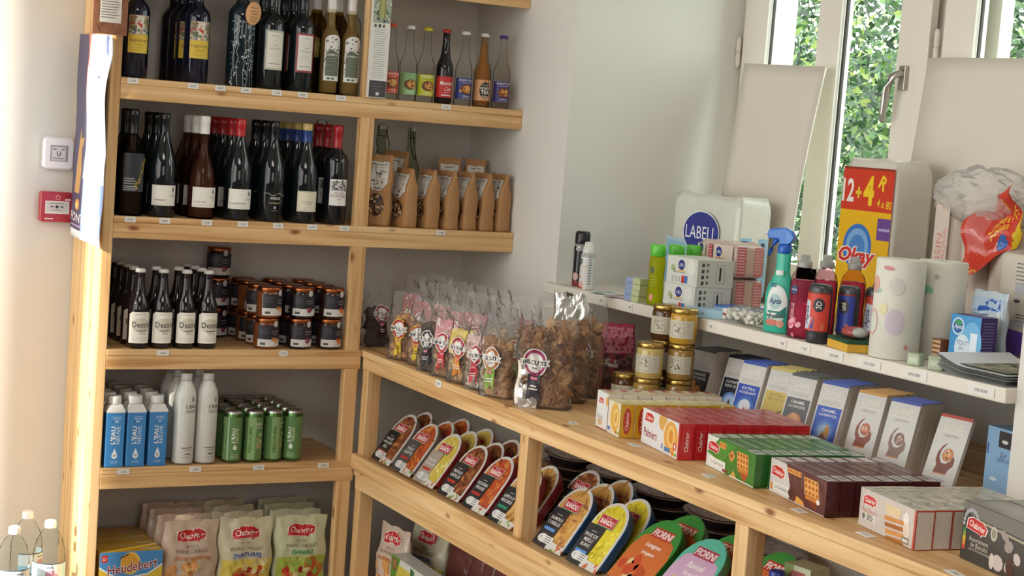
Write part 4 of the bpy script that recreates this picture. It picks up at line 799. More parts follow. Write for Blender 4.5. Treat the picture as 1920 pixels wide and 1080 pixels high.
bisc('bag of pale sugared biscuits with red ribbon label', -.457, -1.084, -1.2, .098, .205, .054, '#c0283a', ['#cfc4b4', '#b9a994', '#ded6c8', '#9a8a74'], .013, 80, 7, .62, '#b02a34', inner=('#c8a49a', '#d8c4bc', '#b98a84'))
bisc('bag of almond tile biscuits with green ribbon label', -.460, -1.192, -1.2, .108, .225, .064, '#8ab04c', AL, .016, 80, 8, .72, '#b06a34')
bisc('largest clear bag of almond tile biscuits with purple rosette label, front of the counter', -.405, -1.345, -.66, .150, .262, .092, '#2f2a34', AL, .023, 190, 9, .80, '#9a2c5c', lab_u=-.022, lab_v=.118, card=('#d0ccc8', [(-.07, .0), (-.01, .0), (-.02, .14), (-.07, .12)]))
bisc('large clear bag of almond tile biscuits behind the largest one', -.302, -1.262, -.66, .140, .262, .080, '#2f2a34', AL, .019, 150, 10, .82, '#9a2c5c', lab_u=-.03)
bisc('large clear bag of brown tile biscuits tied with silvery top', -.205, -1.190, -.68, .125, .268, .072, '#2f2a34', AL, .018, 130, 11, .80, '#9a2c5c')
t = thing('candy_bag', 'pink patterned bag of brown chocolate sticks standing against the wall', 'bag', (-.068, -1.150, .7812), -.35); fn = bagfn(.095, .195, .06, pz=.8, ex=4, seed=21, amp=.002); m = bagmesh(fn, '#a8344c', 'wrap'); part(m, 'bag', t)
A = Art(); A.rect(-.042, .115, .042, .185, '#c9788a')
for i in range(24): A.ell(-.038+(i % 6)*.015+(.007 if (i//6) % 2 else 0), .125+(i//6)*.016, .0045, .0065, '#96304c', same=i > 0, rot=-.4)
A.rect(-.040, .008, .040, .110, '#4a3434')
for i in range(20): A.ell(rnd.uniform(-.03, .03), rnd.uniform(.016, .108), .022, .006, rnd.choice(['#6a4c48', '#7d5c55', '#54393a', '#8a6a60']), same=i > 0, rot=rnd.uniform(-.2, 1.))
A.clip(-.042, .005, .042, .186); A.ell(-.022, .088, .018, .022, '#b0283c'); A.poly([(-.040, .078), (.004, .074), (.0, .086), (.004, .096), (-.040, .098)], '#dcd4cc'); A.text('BISCUITS', -.018, .0865, .008, '#2a2628', w=.036, bold=1)
m = MB(); m.art(A, bagmap(fn, .095, .195), .012, .012, 'wrap'); part(m, 'print', t)
k = 30
for (x, y, c, h) in ((-.315, -.33, CH, .235), (-.230, -.33, GD, .235), (-.330, -.455, GD, .225), (-.230, -.465, TN, .23), (-.330, -.580, TN, .23), (-.230, -.600, GD, .235), (-.332, -.705, CH, .225), (-.230, -.735, TN, .24), (-.332, -.83, TN, .235), (-.332, -.955, AL, .235), (-.230, -.90, AL, .235), (-.332, -1.080, GD, .235)):
    k += 1; bisc('clear biscuit bag in the rear rows of the counter behind the labelled front bags', x, y, rnd.uniform(-1.4, -1.1), .100, h, .055, rnd.choice(['#d9b82c', '#c0283a', '#8ab04c']), c, .014, 42, k, .64, '#b02a34', inner=(('#b85a60', '#e0b0ac', '#a83a48') if k % 2 else None))['group'] = 'biscuit bags in the rear rows'
t = thing('foil_pouch', 'crumpled silver foil pouch top behind the large biscuit bags', 'bag', (-.150, -1.02, .7812), -.9); fn = bagfn(.10, .262, .05, pz=.8, ex=4, seed=77, amp=.006); m = bagmesh(fn, '#cfd0cc', 'foil', 24, 24); part(m, 'pouch', t)

# ------------------------------------------------------------ honey jars
def honey(label, x, y, z, c, rz=-.9):
    R_ = .0355; t = thing('honey_jar', label, 'jar', (x, y, z), rz, 'honey jars in a stacked group'); m = MB()
    m.lathe([(R_*.9, 0, c), (R_, .004, c), (R_, .070, c), (R_*.96, .076, c), (R_*.88, .080, c)], 24, 'glaze'); part(m, 'glass', t)
    q = '#b89a5a'; m = MB(); m.lathe([(R_*.95, .0795, q), (R_*.97, .081, q), (R_*.97, .090, q), (R_*.9, .093, q), (.0005, .092, q)], 24, 'metal'); part(m, 'lid', t)
    A = Art(); A.rect(-.040, -.024, .040, .022, '#c9c3b0'); A.frame(-.020, -.019, .012, .017, .0008, '#6a6454'); A.spots(10, -.016, -.012, .008, .010, .004, .0015, ['#8a8270', '#5a5444']); A.frame(.016, -.019, .034, .017, .0006, '#8a8474'); A.lines(.019, .031, .012, 5, .006, '#8a8474', .0012); A.cline(-.004, .026, .012, 1, .01, '#6a6454', .001)
    lab(t, A, R_, .040); return t
Y_, D_ = '#b89a4c', '#54361e'
honey('pale honey jar on the second level of the left honey stack', -.158, -1.455, .7812+.0935, '#c2ab68'); honey('honey jar at the foot of the left honey stack, behind the palmier boxes', -.160, -1.452, .7812, '#9a7a3c')
for lv in range(3): honey(['golden honey jar at the foot of the front right honey stack', 'golden honey jar in the middle of the front right honey stack', 'topmost golden honey jar overlapping the sill edge'][lv], -.076, -1.478, .7812+.0935*lv, ['#8a6a34', '#9c7c44', '#c09434'][lv])
for lv in range(3): honey(['dark honey jar at the foot of the rear honey stack', 'dark honey jar in the middle of the rear honey stack', 'dark honey jar on top of the rear honey stack'][lv], -.082, -1.398, .7812+.0935*lv, D_)
honey('dark honey jar standing alone left of the pale honey stack', -.175, -1.372, .7812, D_)

# ------------------------------------------------------------ biscuit boxes in rows
def cbox(m, L, T, H, col, mat='card'): m.box(-L/2, L/2, -T/2, T/2, 0, H, col, mat)
def boxrow(name, label, base, L, T, H, n, col, front, side, top, gap=.0018, mat='card', grp=None, blab=None, rz=-PI/2-.17):
    # base: lower front-left corner of the first box; length runs along local x, depth along local y
    t = thing(name, label, 'box', (0, 0, .7812), rz, grp); M = Matrix.Rotation(rz, 3, 'Z'); c = Vector((base[0], base[1], 0))+M @ Vector((L/2, T/2, 0)); t.location = (c.x, c.y, .7812); lv = M @ Vector((1, 0, 0))
    m = MB(); m.box(-L/2, L/2, -T/2, T/2, 0, H, col, mat); part(m, 'box', t); m = MB()
    if front: m.art(front.clip(-L/2, 0, L/2, H), face((0, -T/2-.0002, 0)), None, None, mat)
    if side: m.art(side.clip(-T/2, 0, T/2, H), face((L/2+.0002, 0, 0), (0, 1, 0)), None, None, mat)
    if top: m.art(top.clip(-L/2, -T/2, L/2, T/2), face((0, 0, H+.0002), (1, 0, 0), (0, 1, 0)), None, None, mat)
    part(m, 'print', t); dv = M @ Vector((0, T+gap, 0))
    for i in range(1, n): q = rnd.uniform(-.004, .004); dup(t, (c.x+dv.x*i+lv.x*q, c.y+dv.y*i+lv.y*q, .7812), rz+rnd.uniform(-.002, .002), blab, grp)
    return t
def nutri(A, x, y, w_):
    for i, c in enumerate(['#c0342c', '#d97a2c', '#d9b83c', '#8ab04c', '#2f8a4c']): A.rect(x+i*w_/5, y, x+(i+1)*w_/5, y+w_*.3, c, i > 0)
# palmiers, white and yellow boxes
L, T, H = .072, .036, .090
F = Art(); F.rect(-L/2, 0, L/2, H, '#dcdcde'); logo(F, -.008, .068, .032, rot=0); F.text('Palmiers', -.010, .030, .011, '#8a8a98', w=.040); F.ell(-.01, .016, .016, .009, '#cfae8c'); F.ell(.032, .072, .012, .012, '#d9a45c'); F.rect(-L/2, 0, L/2, .002, '#b96a54')
TP = Art(); TP.rect(-.036, -.018, .036, .018, '#d8cdb8'); TP.rect(-.034, -.005, -.008, .014, '#b04a3c'); TP.rect(-.004, -.014, .034, .012, '#cdb98c')
boxrow('biscuit_box', 'white palmier biscuit box with small red logo, front of the leftmost row', (-.405, -1.612), L, T, H, 8, '#d9cfc0', F, None, TP, grp='white palmier boxes', blab='white palmier box in the row behind the leftmost front box')
L, T, H = .076, .036, .080; SD = Art(); SD.rect(-T/2, 0, T/2, H, '#cf9f24'); SD.ell(0, .040, .010, .032, '#b83a24'); SD.text('Chabrior', 0, .040, .009, '#f0dccc', w=.046, rot=PI/2, bold=1)
F = Art(); F.rect(-L/2, 0, L/2, H, '#dcd6c8'); F.ell(.006, .044, .030, .036, '#e0c06a'); F.ell(.006, .044, .026, .032, '#d9aa4c'); F.ell(.012, .044, .014, .022, '#e9cf8c'); F.ell(.012, .044, .008, .014, '#cf9a3c'); F.rect(-.036, .008, -.020, .016, '#3c6aa8'); nutri(F, .012, .006, .024)
TP = Art(); TP.rect(-.038, -.018, .038, .018, '#dccf98'); TP.rect(-.036, -.012, -.004, .012, '#e6dcb4'); TP.rect(.006, -.010, .034, .012, '#d2bd74')
boxrow('biscuit_box', 'yellow palmier box with red oval logo on its end, beside the red boxes', (-.418, -1.688), L, T, H, 8, '#cf9f24', F, SD, TP, grp='yellow palmier boxes', blab='yellow palmier box in the row behind the yellow front box')
# red palmier boxes
L, T, H = .213, .0345, .082; SD = Art(); SD.rect(-T/2, 0, T/2, H, '#c0202a'); SD.frame(-.009, .016, .009, .066, .0006, '#d86a64'); SD.text('Chabrior', 0, .041, .010, '#f0dcd4', w=.044, rot=PI/2, bold=1)
F = Art(); F.rect(-L/2, 0, L/2, H, '#dcdcdf'); logo(F, -.066, .064, .050); F.text('Palmiers', -.055, .028, .020, '#b05a5c', w=.074, bold=1); F.text('Palmiers', -.0555, .0285, .020, '#8a2f4c', w=.074); F.ell(.012, .068, .024, .020, '#d9a45c'); F.ell(.058, .040, .044, .040, '#e6d9c2'); F.ell(.060, .042, .038, .036, '#dca04c'); F.ell(.060, .044, .022, .026, '#e9bf74'); F.ell(.060, .044, .012, .016, '#cf8a34'); F.rect(.075, .018, .092, .034, '#c8383c'); F.ell(.084, .026, .004, .006, '#f0e6e0'); F.rect(.012, .008, .018, .020, '#3c6aa8'); F.rect(.028, .006, .060, .016, '#4a7ab4'); nutri(F, .070, .004, .024); F.rect(.100, 0, .1065, H, '#c0202a')
TP = Art(); TP.rect(-L/2, -T/2, L/2, T/2, '#c24a4e'); TP.rect(-.10, -.015, .02, .002, '#d07a78'); TP.rect(-.02, .004, .10, .013, '#cf6a70'); TP.lines(-.09, .09, -.008, 2, .010, '#b0343c', .003)
boxrow('biscuit_box', 'red palmier box with large palmier picture, front of the red row', (-.397, -1.808), L, T, H, 9, '#bf242c', F, SD, TP, mat='wrap', grp='red palmier boxes', blab='red palmier box in the row behind the red front box')
# green waffle packs
def waffle(A, cx, cy, w_, h, c='#d98a3c', rows=3, cols=4, dk='#a85a24', skew=0.):
    A.poly([(cx-w_/2, cy-h/2), (cx+w_/2, cy-h/2), (cx+w_/2+skew, cy+h/2), (cx-w_/2+skew, cy+h/2)], '#e0a050'); A.L += 1
    for i in range(rows):
        for j in range(cols):
            x = cx-w_/2+w_*(j+.2)/cols+skew*(i+.5)/rows; y = cy-h/2+h*(i+.2)/rows; A.rect(x, y, x+w_/cols*.6, y+h/rows*.6, dk, True)
L, T, H = .233, .0305, .070; SD = Art(); SD.rect(-T/2, 0, T/2, H, '#2f6a2c'); SD.rect(-T/2, 0, T/2, .006, '#27591f')
F = Art(); F.rect(-L/2, 0, L/2, H, '#3f7a2e'); F.poly([(-L/2, 0), (-L/2, H), (-.060, H), (-.045, .03), (-.02, 0)], '#d8dcd4'); F.poly([(-.115, .03), (-.06, H), (.02, H), (-.04, .02)], '#4a8a34'); logo(F, -.083, .046, .052, rot=-.05); F.rect(-.100, .006, -.022, .024, '#e6e4de'); F.text('La Gaufrettine', -.062, .015, .008, '#3c5a4c', w=.060); F.rect(-.034, .003, -.008, .009, '#8a3a34')
waffle(F, -.040, .058, .034, .012, rows=1, cols=4); F.poly([(-.010, .045), (.010, .058), (.022, .046), (.006, .030)], '#d98f44'); F.poly([(-.004, .045), (.008, .051), (.012, .045), (.005, .038)], '#8a5a24'); waffle(F, .062, .044, .052, .034, rows=3, cols=4, skew=-.006); F.poly([(.040, .026), (.088, .026), (.088, .020), (.040, .020)], '#c9782f'); F.poly([(.046, .019), (.088, .019), (.072, .002)], '#b0502c'); F.poly([(.006, .002), (.02, .016), (.036, .002)], '#d9a04c'); F.rect(.0, .0, .116, .0025, '#e0e4da')
TP = Art(); TP.rect(-L/2, -T/2, L/2, T/2, '#4f8a4c'); TP.rect(-.108, -.012, -.070, .012, '#c6d2c4'); TP.rect(.065, -.012, .108, .012, '#c9cfc4'); TP.rect(.072, -.008, .100, .008, '#8a9a8c'); TP.rect(-.05, -.010, .04, -.002, '#7fae6a'); TP.rect(-.06, .003, .05, .010, '#3a7040')
boxrow('waffle_pack', 'green waffle biscuit pack with waffle picture, front of the green row', (-.392, -2.068), L, T, H, 8, '#35702c', F, SD, TP, mat='wrap', grp='green waffle packs', blab='green waffle pack in the row behind the green front pack')
# brown waffle packs
SD = Art(); SD.rect(-T/2, 0, T/2, H, '#46181c')
F = Art(); F.rect(-L/2, 0, L/2, H, '#5a2c2c'); F.poly([(-L/2, 0), (-L/2, H), (-.05, H), (-.03, .03), (-.03, 0)], '#cdc6c4'); logo(F, -.082, .046, .054, rot=-.05); F.rect(-.100, .006, -.026, .024, '#dedad4'); F.text('La Gaufrettine', -.062, .016, .008, '#3c3a44', w=.056); F.ell(-.024, .016, .010, .010, '#4a2420'); F.rect(-.112, .006, -.103, .020, '#d98a3c'); waffle(F, -.015, .060, .060, .010, rows=1, cols=6)
waffle(F, .062, .044, .058, .034, rows=3, cols=4, skew=-.008); F.poly([(.036, .026), (.092, .026), (.092, .019), (.036, .019)], '#c9782f'); F.poly([(.046, .018), (.090, .018), (.080, .004)], '#7a3424'); F.poly([(-.005, .002), (.002, .016), (.030, .010), (.036, .002)], '#d9a04c'); F.ell(.088, .022, .007, .005, '#e6e0d8'); F.rect(-.03, .0, .116, .0018, '#c9c2bc')
TP = Art(); TP.rect(-L/2, -T/2, L/2, T/2, '#6e4a48'); TP.rect(-.112, -.012, -.070, .012, '#cdc6c4'); TP.rect(.065, -.012, .108, .012, '#cdc8c4'); TP.rect(.072, -.008, .100, .008, '#9a9490'); TP.rect(-.05, -.010, .04, -.002, '#8e6660'); TP.rect(-.06, .003, .05, .010, '#54302e')
boxrow('waffle_pack', 'dark brown chocolate waffle pack with glossy front, front of the brown row', (-.408, -2.320), L, T, H, 8, '#46181c', F, SD, TP, mat='wrap', grp='brown waffle packs', blab='brown waffle pack in the row behind the brown front pack')
# beige petit beurre packs
L, T, H = .195, .0375, .073; SD = Art(); SD.rect(-T/2, 0, T/2, H, '#c04a38'); SD.rect(-T/2+.0018, .001, T/2-.0012, H-.003, '#d2cac0')
F = Art(); F.rect(-L/2, 0, L/2, H, '#c9bdb6'); logo(F, -.062, .053, .046); F.text('Petit Beurre', -.060, .034, .010, '#b9685c', w=.052); F.rect(-.088, .014, -.038, .028, '#d8d2cc'); F.ell(-.080, .021, .005, .006, '#6a6a68'); F.lines(-.070, -.044, .025, 3, .004, '#4a5c54', .002)
for i in range(4): F.poly([(-.008+.003*i, .040-.012*i), (.060, .044-.012*i), (.064, .036-.012*i), (-.006+.003*i, .032-.012*i)], ['#c8843c', '#a8622c', '#d0904c', '#b06c30'][i])
F.poly([(-.010, .064), (.050, .062), (.044, .044), (.0, .044)], '#dcc49a'); F.ell(.066, .05, .010, .012, '#e9e0d6'); F.ell(.070, .03, .012, .014, '#e0cdbc'); F.rect(.056, .004, .080, .016, '#8a7a6a'); F.rect(.059, .007, .077, .013, '#d8d2c8'); F.rect(.092, 0, .0975, H, '#c04a38')
TP = Art(); TP.rect(-L/2, -T/2, L/2, T/2, '#c4beac'); TP.spots(10, -.09, -.014, .09, .014, .014, .005, ['#8f9686', '#a9aa9a', '#d8d4c4'])
boxrow('biscuit_pack', 'beige butter biscuit pack with stacked biscuits picture, front of the beige row', (-.412, -2.608), L, T, H, 7, '#b9b0a4', F, SD, TP, mat='wrap', grp='beige butter biscuit packs', blab='beige butter biscuit pack in the row behind the beige front pack')
# grey assortment boxes
L, T, H = .26, .085, .104; SD = Art(); SD.rect(-T/2, 0, T/2, H, '#55544e')
F = Art(); F.rect(-L/2, 0, L/2, H, '#3a3836'); F.poly([(-L/2, H), (L/2, H), (L/2, .074), (-.1, .082), (-L/2, .09)], '#6e6c66'); F.poly([(-.10, .080), (L/2, .070), (L/2, .066), (-.10, .076)], '#a89e84')
for i in range(12): a = i/11*PI; F.ell(-.104+.022*math.cos(a), .064+.028*math.sin(a), .004, .004, '#a9a8ac', same=i > 0, n=8)
logo(F, -.086, .066, .058, rot=-.12); F.text('Assortiment', -.078, .042, .0085, '#c9c2b4', w=.058); F.text('de Biscuits', -.076, .032, .0085, '#c9c2b4', w=.050); F.text('aux 3 Chocolats belge', -.074, .023, .006, '#c9c2b4', w=.062); F.ell(-.036, .066, .010, .013, '#b9b4a4'); F.ell(-.036, .066, .006, .008, '#8a8474'); F.spots(12, -.02, .01, .12, .07, .014, .012, ['#c4b8b4', '#dcd4cc', '#9a8c88', '#6a4434', '#4a2c24']); F.ell(-.036, .018, .007, .014, '#cfc4b8')
for i, c in enumerate(['#3c7a54', '#8a9a4c', '#d9b03c', '#d98a3c', '#c4503c']): F.rect(-.126, .050-i*.008, -.117, .058-i*.008, c, i > 0)
TP = Art(); TP.rect(-L/2, -T/2, L/2, T/2, '#86847a'); TP.frame(-L/2, -T/2, L/2, T/2, .003, '#4c4a44'); TP.rect(-.11, -.02, .0, .02, '#94928a')
boxrow('biscuit_box', 'dark grey biscuit assortment box at the near right end of the counter', (-.388, -2.858), L, T, H, 3, '#5a5852', F, SD, TP, grp='grey assortment boxes', blab='dark grey assortment box behind the near right front box')

# ------------------------------------------------------------ chocolate bars leaning in stacks
def bar(label, y, n, kind, blab, x=.012, w_=.083, h=.166, d=.0105, rz=-1.40, lean=.27):
    g = {'orange': ('#1e1c22', '#26232a'), 'sel': ('#1e2028', '#2a2e38'), 'fondant': ('#2a4cae', '#2a4cae'), 'veloute': ('#cdb866', '#c9b25c'), 'caraf': ('#4a4c50', '#5a5c60'), 'blue': ('#2a4cae', '#2a50b4'), 'creme': ('#c9923c', '#c9c5c0'), 'rocher': ('#2c44a8', '#c9c5c0'), 'caramel': ('#b8443c', '#c9c5c0')}[kind]
    t = thing('chocolate_bar', label, 'chocolate bar', (x, y, .7818), rz, 'chocolate bars: '+blab, tilt=(-lean, 0, rz))
    m = MB(); m.box(-w_/2, w_/2, 0, d, 0, h, '#e4dcd2', 'card'); m.box(-w_/2+.001, w_/2-.001, .0008, d-.0004, h, h+.0015, g[0], 'card'); part(m, 'sleeve', t)
    A = Art(); A.rect(-w_/2, 0, w_/2, h, '#cfccc8'); sil = '#dcdad6'
    if kind in ('creme', 'rocher', 'caramel'):
        A.rect(-w_/2, h-.006, w_/2, h, g[0]); A.text('Lindt', 0, h-.024, .020, '#8f8578', w=.052, it=.35); A.text('Lindt', .0006, h-.0235, .020, '#e9e2d2', w=.052, it=.35); A.rect(-.030, h-.039, .030, h-.037, sil); A.text('CREATION', 0, h-.046, .006, '#77706a', w=.040)
        br = {'creme': '#8a4a38', 'rocher': '#8a6a60', 'caramel': '#7a3c2c'}[kind]; cx = {'creme': .002, 'rocher': .004, 'caramel': .004}[kind]
        P = [(cx-.004, .106), (cx-.016, .096), (cx-.024, .080), (cx-.024, .064), (cx-.018, .052), (cx-.022, .036), (cx+.012, .034), (cx+.014, .044), (cx+.024, .056), (cx+.024, .070), (cx+.018, .078), (cx+.014, .066), (cx+.004, .058), (cx-.008, .058), (cx-.016, .070), (cx-.016, .086)]
        A.poly(P, br); A.ell(cx+.003, .078, .014, .015, {'creme': '#b9684c', 'rocher': '#7d5c52', 'caramel': '#c07a44'}[kind]); A.ell(cx+.003, .078, .008, .008, {'creme': '#d08a6c', 'rocher': '#a8897c', 'caramel': '#d99a54'}[kind]); A.spots(8, cx-.008, .068, cx+.012, .088, .0025, .0025, ['#d9bca8', '#6a4434']); A.rect(cx-.022, .033, cx+.012, .036, '#c98a54')
        A.text({'creme': 'CREME BRULEE', 'rocher': 'ROCHER LAIT', 'caramel': 'CARAMEL'}[kind], -.002, .020, .0055, '#77706a', w=.046)
        if kind == 'caramel': A.rect(-w_/2, 0, w_/2, .010, '#c0642c'); A.ell(-.006, .008, .007, .009, '#dcd2c2')
    else:
        A.rect(-w_/2, h-.007, w_/2, h, g[0]); A.text('Lindt', .0, h-.026, .018, '#8f8a84', w=.050, it=.35); A.text('Lindt', .0006, h-.0255, .018, '#ebe8e2', w=.050, it=.35); A.rect(-.034, h-.041, .034, h-.039, sil); A.text('EXCELLENCE', 0, h-.050, .008, '#a9a6a2', w=.056)
        A.rect(-w_/2+.004, .0, w_/2-.004, h-.060, g[1]); tc = '#e4e2de' if kind != 'veloute' else '#8a7c44'
        L1, L2 = {'orange': ('ORANGE', 'INTENSE'), 'sel': ('A LA POINTE DE', 'FLEUR DE SEL'), 'fondant': ('EXTRA', 'FONDANT'), 'veloute': ('EXTRA', 'VELOUTE'), 'caraf': ('CARAMEL', 'A LA POINTE DE SEL'), 'blue': ('CARAMEL', 'A LA POINTE DE SEL')}[kind]
        A.text(L1, 0, h-.070, .0075, tc, w=.046 if kind != 'sel' else .056, bold=1); A.text(L2, 0, h-.081, .0065, tc, w=.056, bold=1)
        if kind == 'orange': A.poly([(-.016, .082), (-.026, .058), (-.006, .054), (-.006, .074)], '#e0903a'); A.ell(-.004, .048, .024, .015, '#d07a24', rot=.4); A.ell(.012, .040, .012, .020, '#b8641c'); A.ell(-.012, .052, .010, .007, '#e9a04c'); A.ell(.0, .018, .016, .012, '#4a2418')
        if kind in ('sel', 'fondant', 'blue'):
            for q, c in ((.034, '#3f6cc4'), (.026, '#6a94d8'), (.018, '#a9c4e6')):
                if kind != 'sel' or q < .03: A.ell(0, .044, q, q*.95, c)
        if kind == 'sel': A.poly([(-.014, .016), (.014, .016), (.0, .052)], '#5a342c')
        if kind == 'fondant': A.ell(0, .050, .020, .018, '#dfe6ee'); A.poly([(-.016, .018), (.014, .016), (.002, .050)], '#a8685c')
        if kind == 'blue': A.poly([(-.018, .020), (.004, .004), (.018, .022), (-.002, .044)], '#8a5c4c'); A.poly([(-.002, .040), (.006, .066), (.018, .052), (.016, .030)], '#c9985c')
        if kind == 'caraf': A.ell(0, .046, .026, .024, '#c08a5c'); A.poly([(-.022, .046), (-.006, .070), (.012, .062), (.024, .040), (.0, .030)], '#d9a070'); A.poly([(-.008, .052), (.006, .050), (.012, .014), (-.014, .014)], '#7a5a54'); A.rect(-.036, .0, .036, .006, '#8a6a5c')
        if kind == 'veloute': A.ell(-.010, .046, .012, .0035, '#5a4a34', rot=.2); A.ell(.016, .052, .016, .003, '#6a5a3c', rot=.5); A.ell(.0, .050, .008, .005, '#e9dca4'); A.cline(0, .03, .018, 2, .006, '#b09c54', .001)
    m = MB(); m.art(A.clip(-w_/2, 0, w_/2, h), face((0, -.0002, 0)), None, None, 'card'); part(m, 'front_print', t)
    dv = Matrix.Rotation(rz, 3, 'Z') @ Vector((0, (d+.0014)/math.cos(lean), 0))
    for i in range(1, n): dup(t, (x+dv.x*i, y+dv.y*i+rnd.uniform(-.002, .002), .7818), None, blab, 'chocolate bars: '+blab)
    return t
bar('black orange-slice chocolate bar at the left front of the leaning stacks', -1.412, 8, 'orange', 'black chocolate bar packed behind the orange-slice bar')
bar('dark blue-black sea salt chocolate bar, second stack from the left', -1.545, 6, 'sel', 'black chocolate bar packed behind the sea salt bar', x=.030)
bar('bright blue extra dark chocolate bar with white glow, third stack', -1.643, 7, 'fondant', 'blue chocolate bar packed behind the white-glow bar', x=.006)
bar('pale yellow vanilla chocolate bar, fourth stack', -1.742, 7, 'veloute', 'yellow chocolate bar packed behind the vanilla bar', x=.020)
bar('dark grey caramel chocolate bar, fifth stack', -1.841, 7, 'caraf', 'grey chocolate bar packed behind the dark caramel bar', x=.010)
bar('blue caramel chocolate bar, sixth stack', -1.958, 9, 'blue', 'blue chocolate bar packed behind the blue caramel bar')
bar('white creation bar with creme brulee glass and gold top edge', -2.092, 9, 'creme', 'white chocolate bar packed behind the creme brulee bar')
bar('white creation bar with speckled ball and blue top edge', -2.206, 7, 'rocher', 'white chocolate bar packed behind the speckled ball bar', x=.012)
bar('white creation bar with caramel piece, alone at the right end and more tilted', -2.372, 1, 'caramel', 'single', x=-.002, lean=.36)
t = thing('tall_box', 'pale blue narrow box standing at the right end of the niche', 'box', (.085, -2.50, .7812), -PI/2-.1); m = MB(); m.box(-.045, .045, -.03, .03, 0, .155, '#7fa8cc', 'card'); part(m, 'box', t)
A = Art(); A.rect(-.045, 0, .045, .155, '#86acd0'); A.rect(-.008, .115, .04, .150, '#2c2c30'); A.ell(.012, .128, .010, .004, '#d0d0d0'); A.rect(-.042, .095, -.038, .118, '#22408c'); A.text('Le', .010, .100, .012, '#22305a', it=.3, w=.018); A.text('DEMI-SEL', .014, .088, .008, '#22305a', w=.044); A.ell(-.015, .045, .012, .004, '#c4d6e4')
m = MB(); m.art(A, face((0, -.0302, 0))); part(m, 'print', t)
# ------------------------------------------------------------ things on the sill
ZS = 1.0378
def sthing(n, l, c, x, y, rz=-1.2, g=None, z=ZS): return thing(n, l, c, (x, y, z), rz, g)
t = sthing('deodorant_can', 'black spray can with red base at the far left of the sill', 'spray can', .030, -.752); m = MB()
m.lathe([(.021, 0, '#8a2a2c'), (.0235, .003, '#8a2a2c'), (.0235, .012, '#1c1c22'), (.0235, .108, '#8a8886'), (.0235, .124, '#8a8886'), (.0215, .130, '#8a8886')], 22, 'glossy'); part(m, 'can', t)
m = MB(); m.lathe([(.0225, .129, '#19191d'), (.0232, .132, '#19191d'), (.0228, .160, '#19191d'), (.019, .167, '#19191d')], 22, 'plastic'); part(m, 'cap', t)
A = Art(); A.ell(0, .030, .010, .012, '#c9a49c'); A.rect(-.020, .015, .020, .018, '#8a2a2c'); A.rect(-.012, .045, -.006, .10, '#3a3c48'); A.ell(-.010, .114, .007, .009, '#1c1c22'); A.poly([(.0, .108), (.012, .118), (.006, .124), (-.004, .114)], '#d8d6d4'); lab(t, A, .0235, 0, name='print')
t = sthing('spray_dispenser', 'small white and grey spray bottle with white cap beside the black can', 'spray can', -.002, -.845); m = MB()
m.lathe([(.020, 0, '#d6d6d4'), (.0215, .003, '#d6d6d4'), (.0215, .096, '#a9acaa'), (.0205, .106, '#a9acaa'), (.015, .110, '#d6d6d4')], 22, 'glossy'); part(m, 'can', t)
m = MB(); m.lathe([(.0175, .108, '#dedcd8'), (.018, .111, '#dedcd8'), (.016, .128, '#dedcd8'), (.013, .130, '#dedcd8'), (.0125, .140, '#dedcd8'), (.009, .142, '#dedcd8')], 20, 'plastic'); part(m, 'cap', t)
A = Art(); A.rect(-.022, .0, .014, .070, '#d8d2ce'); A.rect(-.022, .068, .014, .070, '#d09a4c'); A.ell(-.010, .084, .007, .008, '#222226'); A.ell(-.010, .084, .003, .004, '#a9acaa'); A.rect(-.018, .034, -.004, .039, '#b98a3c'); A.rect(-.016, .003, .004, .010, '#b02a34'); A.ell(-.002, .016, .008, .010, '#d8a49c'); A.lines(.018, .026, .09, 10, .008, '#6a6c6a', .003); lab(t, A, .0215, 0, name='print')
for i, (x, y, c1, c2, l) in enumerate([(.000, -.960, '#b9c8c0', '#8fa89c', 'flat pale green sachet lying beside the white spray bottle'), (-.005, -1.045, '#c9b4bc', '#b04a50', 'flat pink and blue sachet lying before the small boxes')]):
    m = MB(); m.surf(lambda a, b: Vector(((a-.5)*.085, (b-.5)*.06, .0015+.004*math.sin(a*3.1)*math.sin(b*3.1))), 10, 8, c1, 'wrap'); m.surf(lambda a, b: Vector(((.5-a)*.085, (b-.5)*.06, .0004)), 4, 4, c1, 'wrap')
    A = Art(); A.poly([(-.03, -.02), (.0, -.026), (.03, -.01), (.01, .02), (-.02, .015)], c2); A.lines(-.02, .03, .02, 3, .005, '#6a7a90', .0015); m.art(A, lambda u, v, n: (u, v, .0062+n-.004*abs(u/.05)), .01, .01)
    o = m.build('sachet'); o.location = (x, y, ZS); o.rotation_euler = (0, 0, -1.1+i*.3); tag(o, l, 'sachet')
for lv in range(2):
    t = sthing('small_box', ['small blue and green box at the foot of the pile of two on the sill', 'small blue and green box on top of the pile of two on the sill'][lv], 'box', -.005+.002*lv, -1.135, -PI/2+.1, 'small boxes', ZS+.0335*lv)
    m = MB(); m.box(-.033, .033, -.022, .022, 0, .033, '#a9b2a0', 'card'); part(m, 'box', t); A = Art(); A.rect(-.033, 0, -.001, .033, '#8f9fc0'); A.text('Bref', -.016, .018, .007, '#2a3c6a', w=.018); A.rect(0, 0, .033, .033, '#b9bf92'); A.rect(0, .015, .033, .018, '#8a9a5c'); B = Art(); B.rect(-.022, 0, .022, .033, '#b9bf8a'); B.rect(-.022, .014, .022, .018, '#8a9a5c')
    m = MB(); m.art(A, face((0, -.0222, 0))); m.art(B, face((.0332, 0, 0), (0, 1, 0))); part(m, 'print', t)
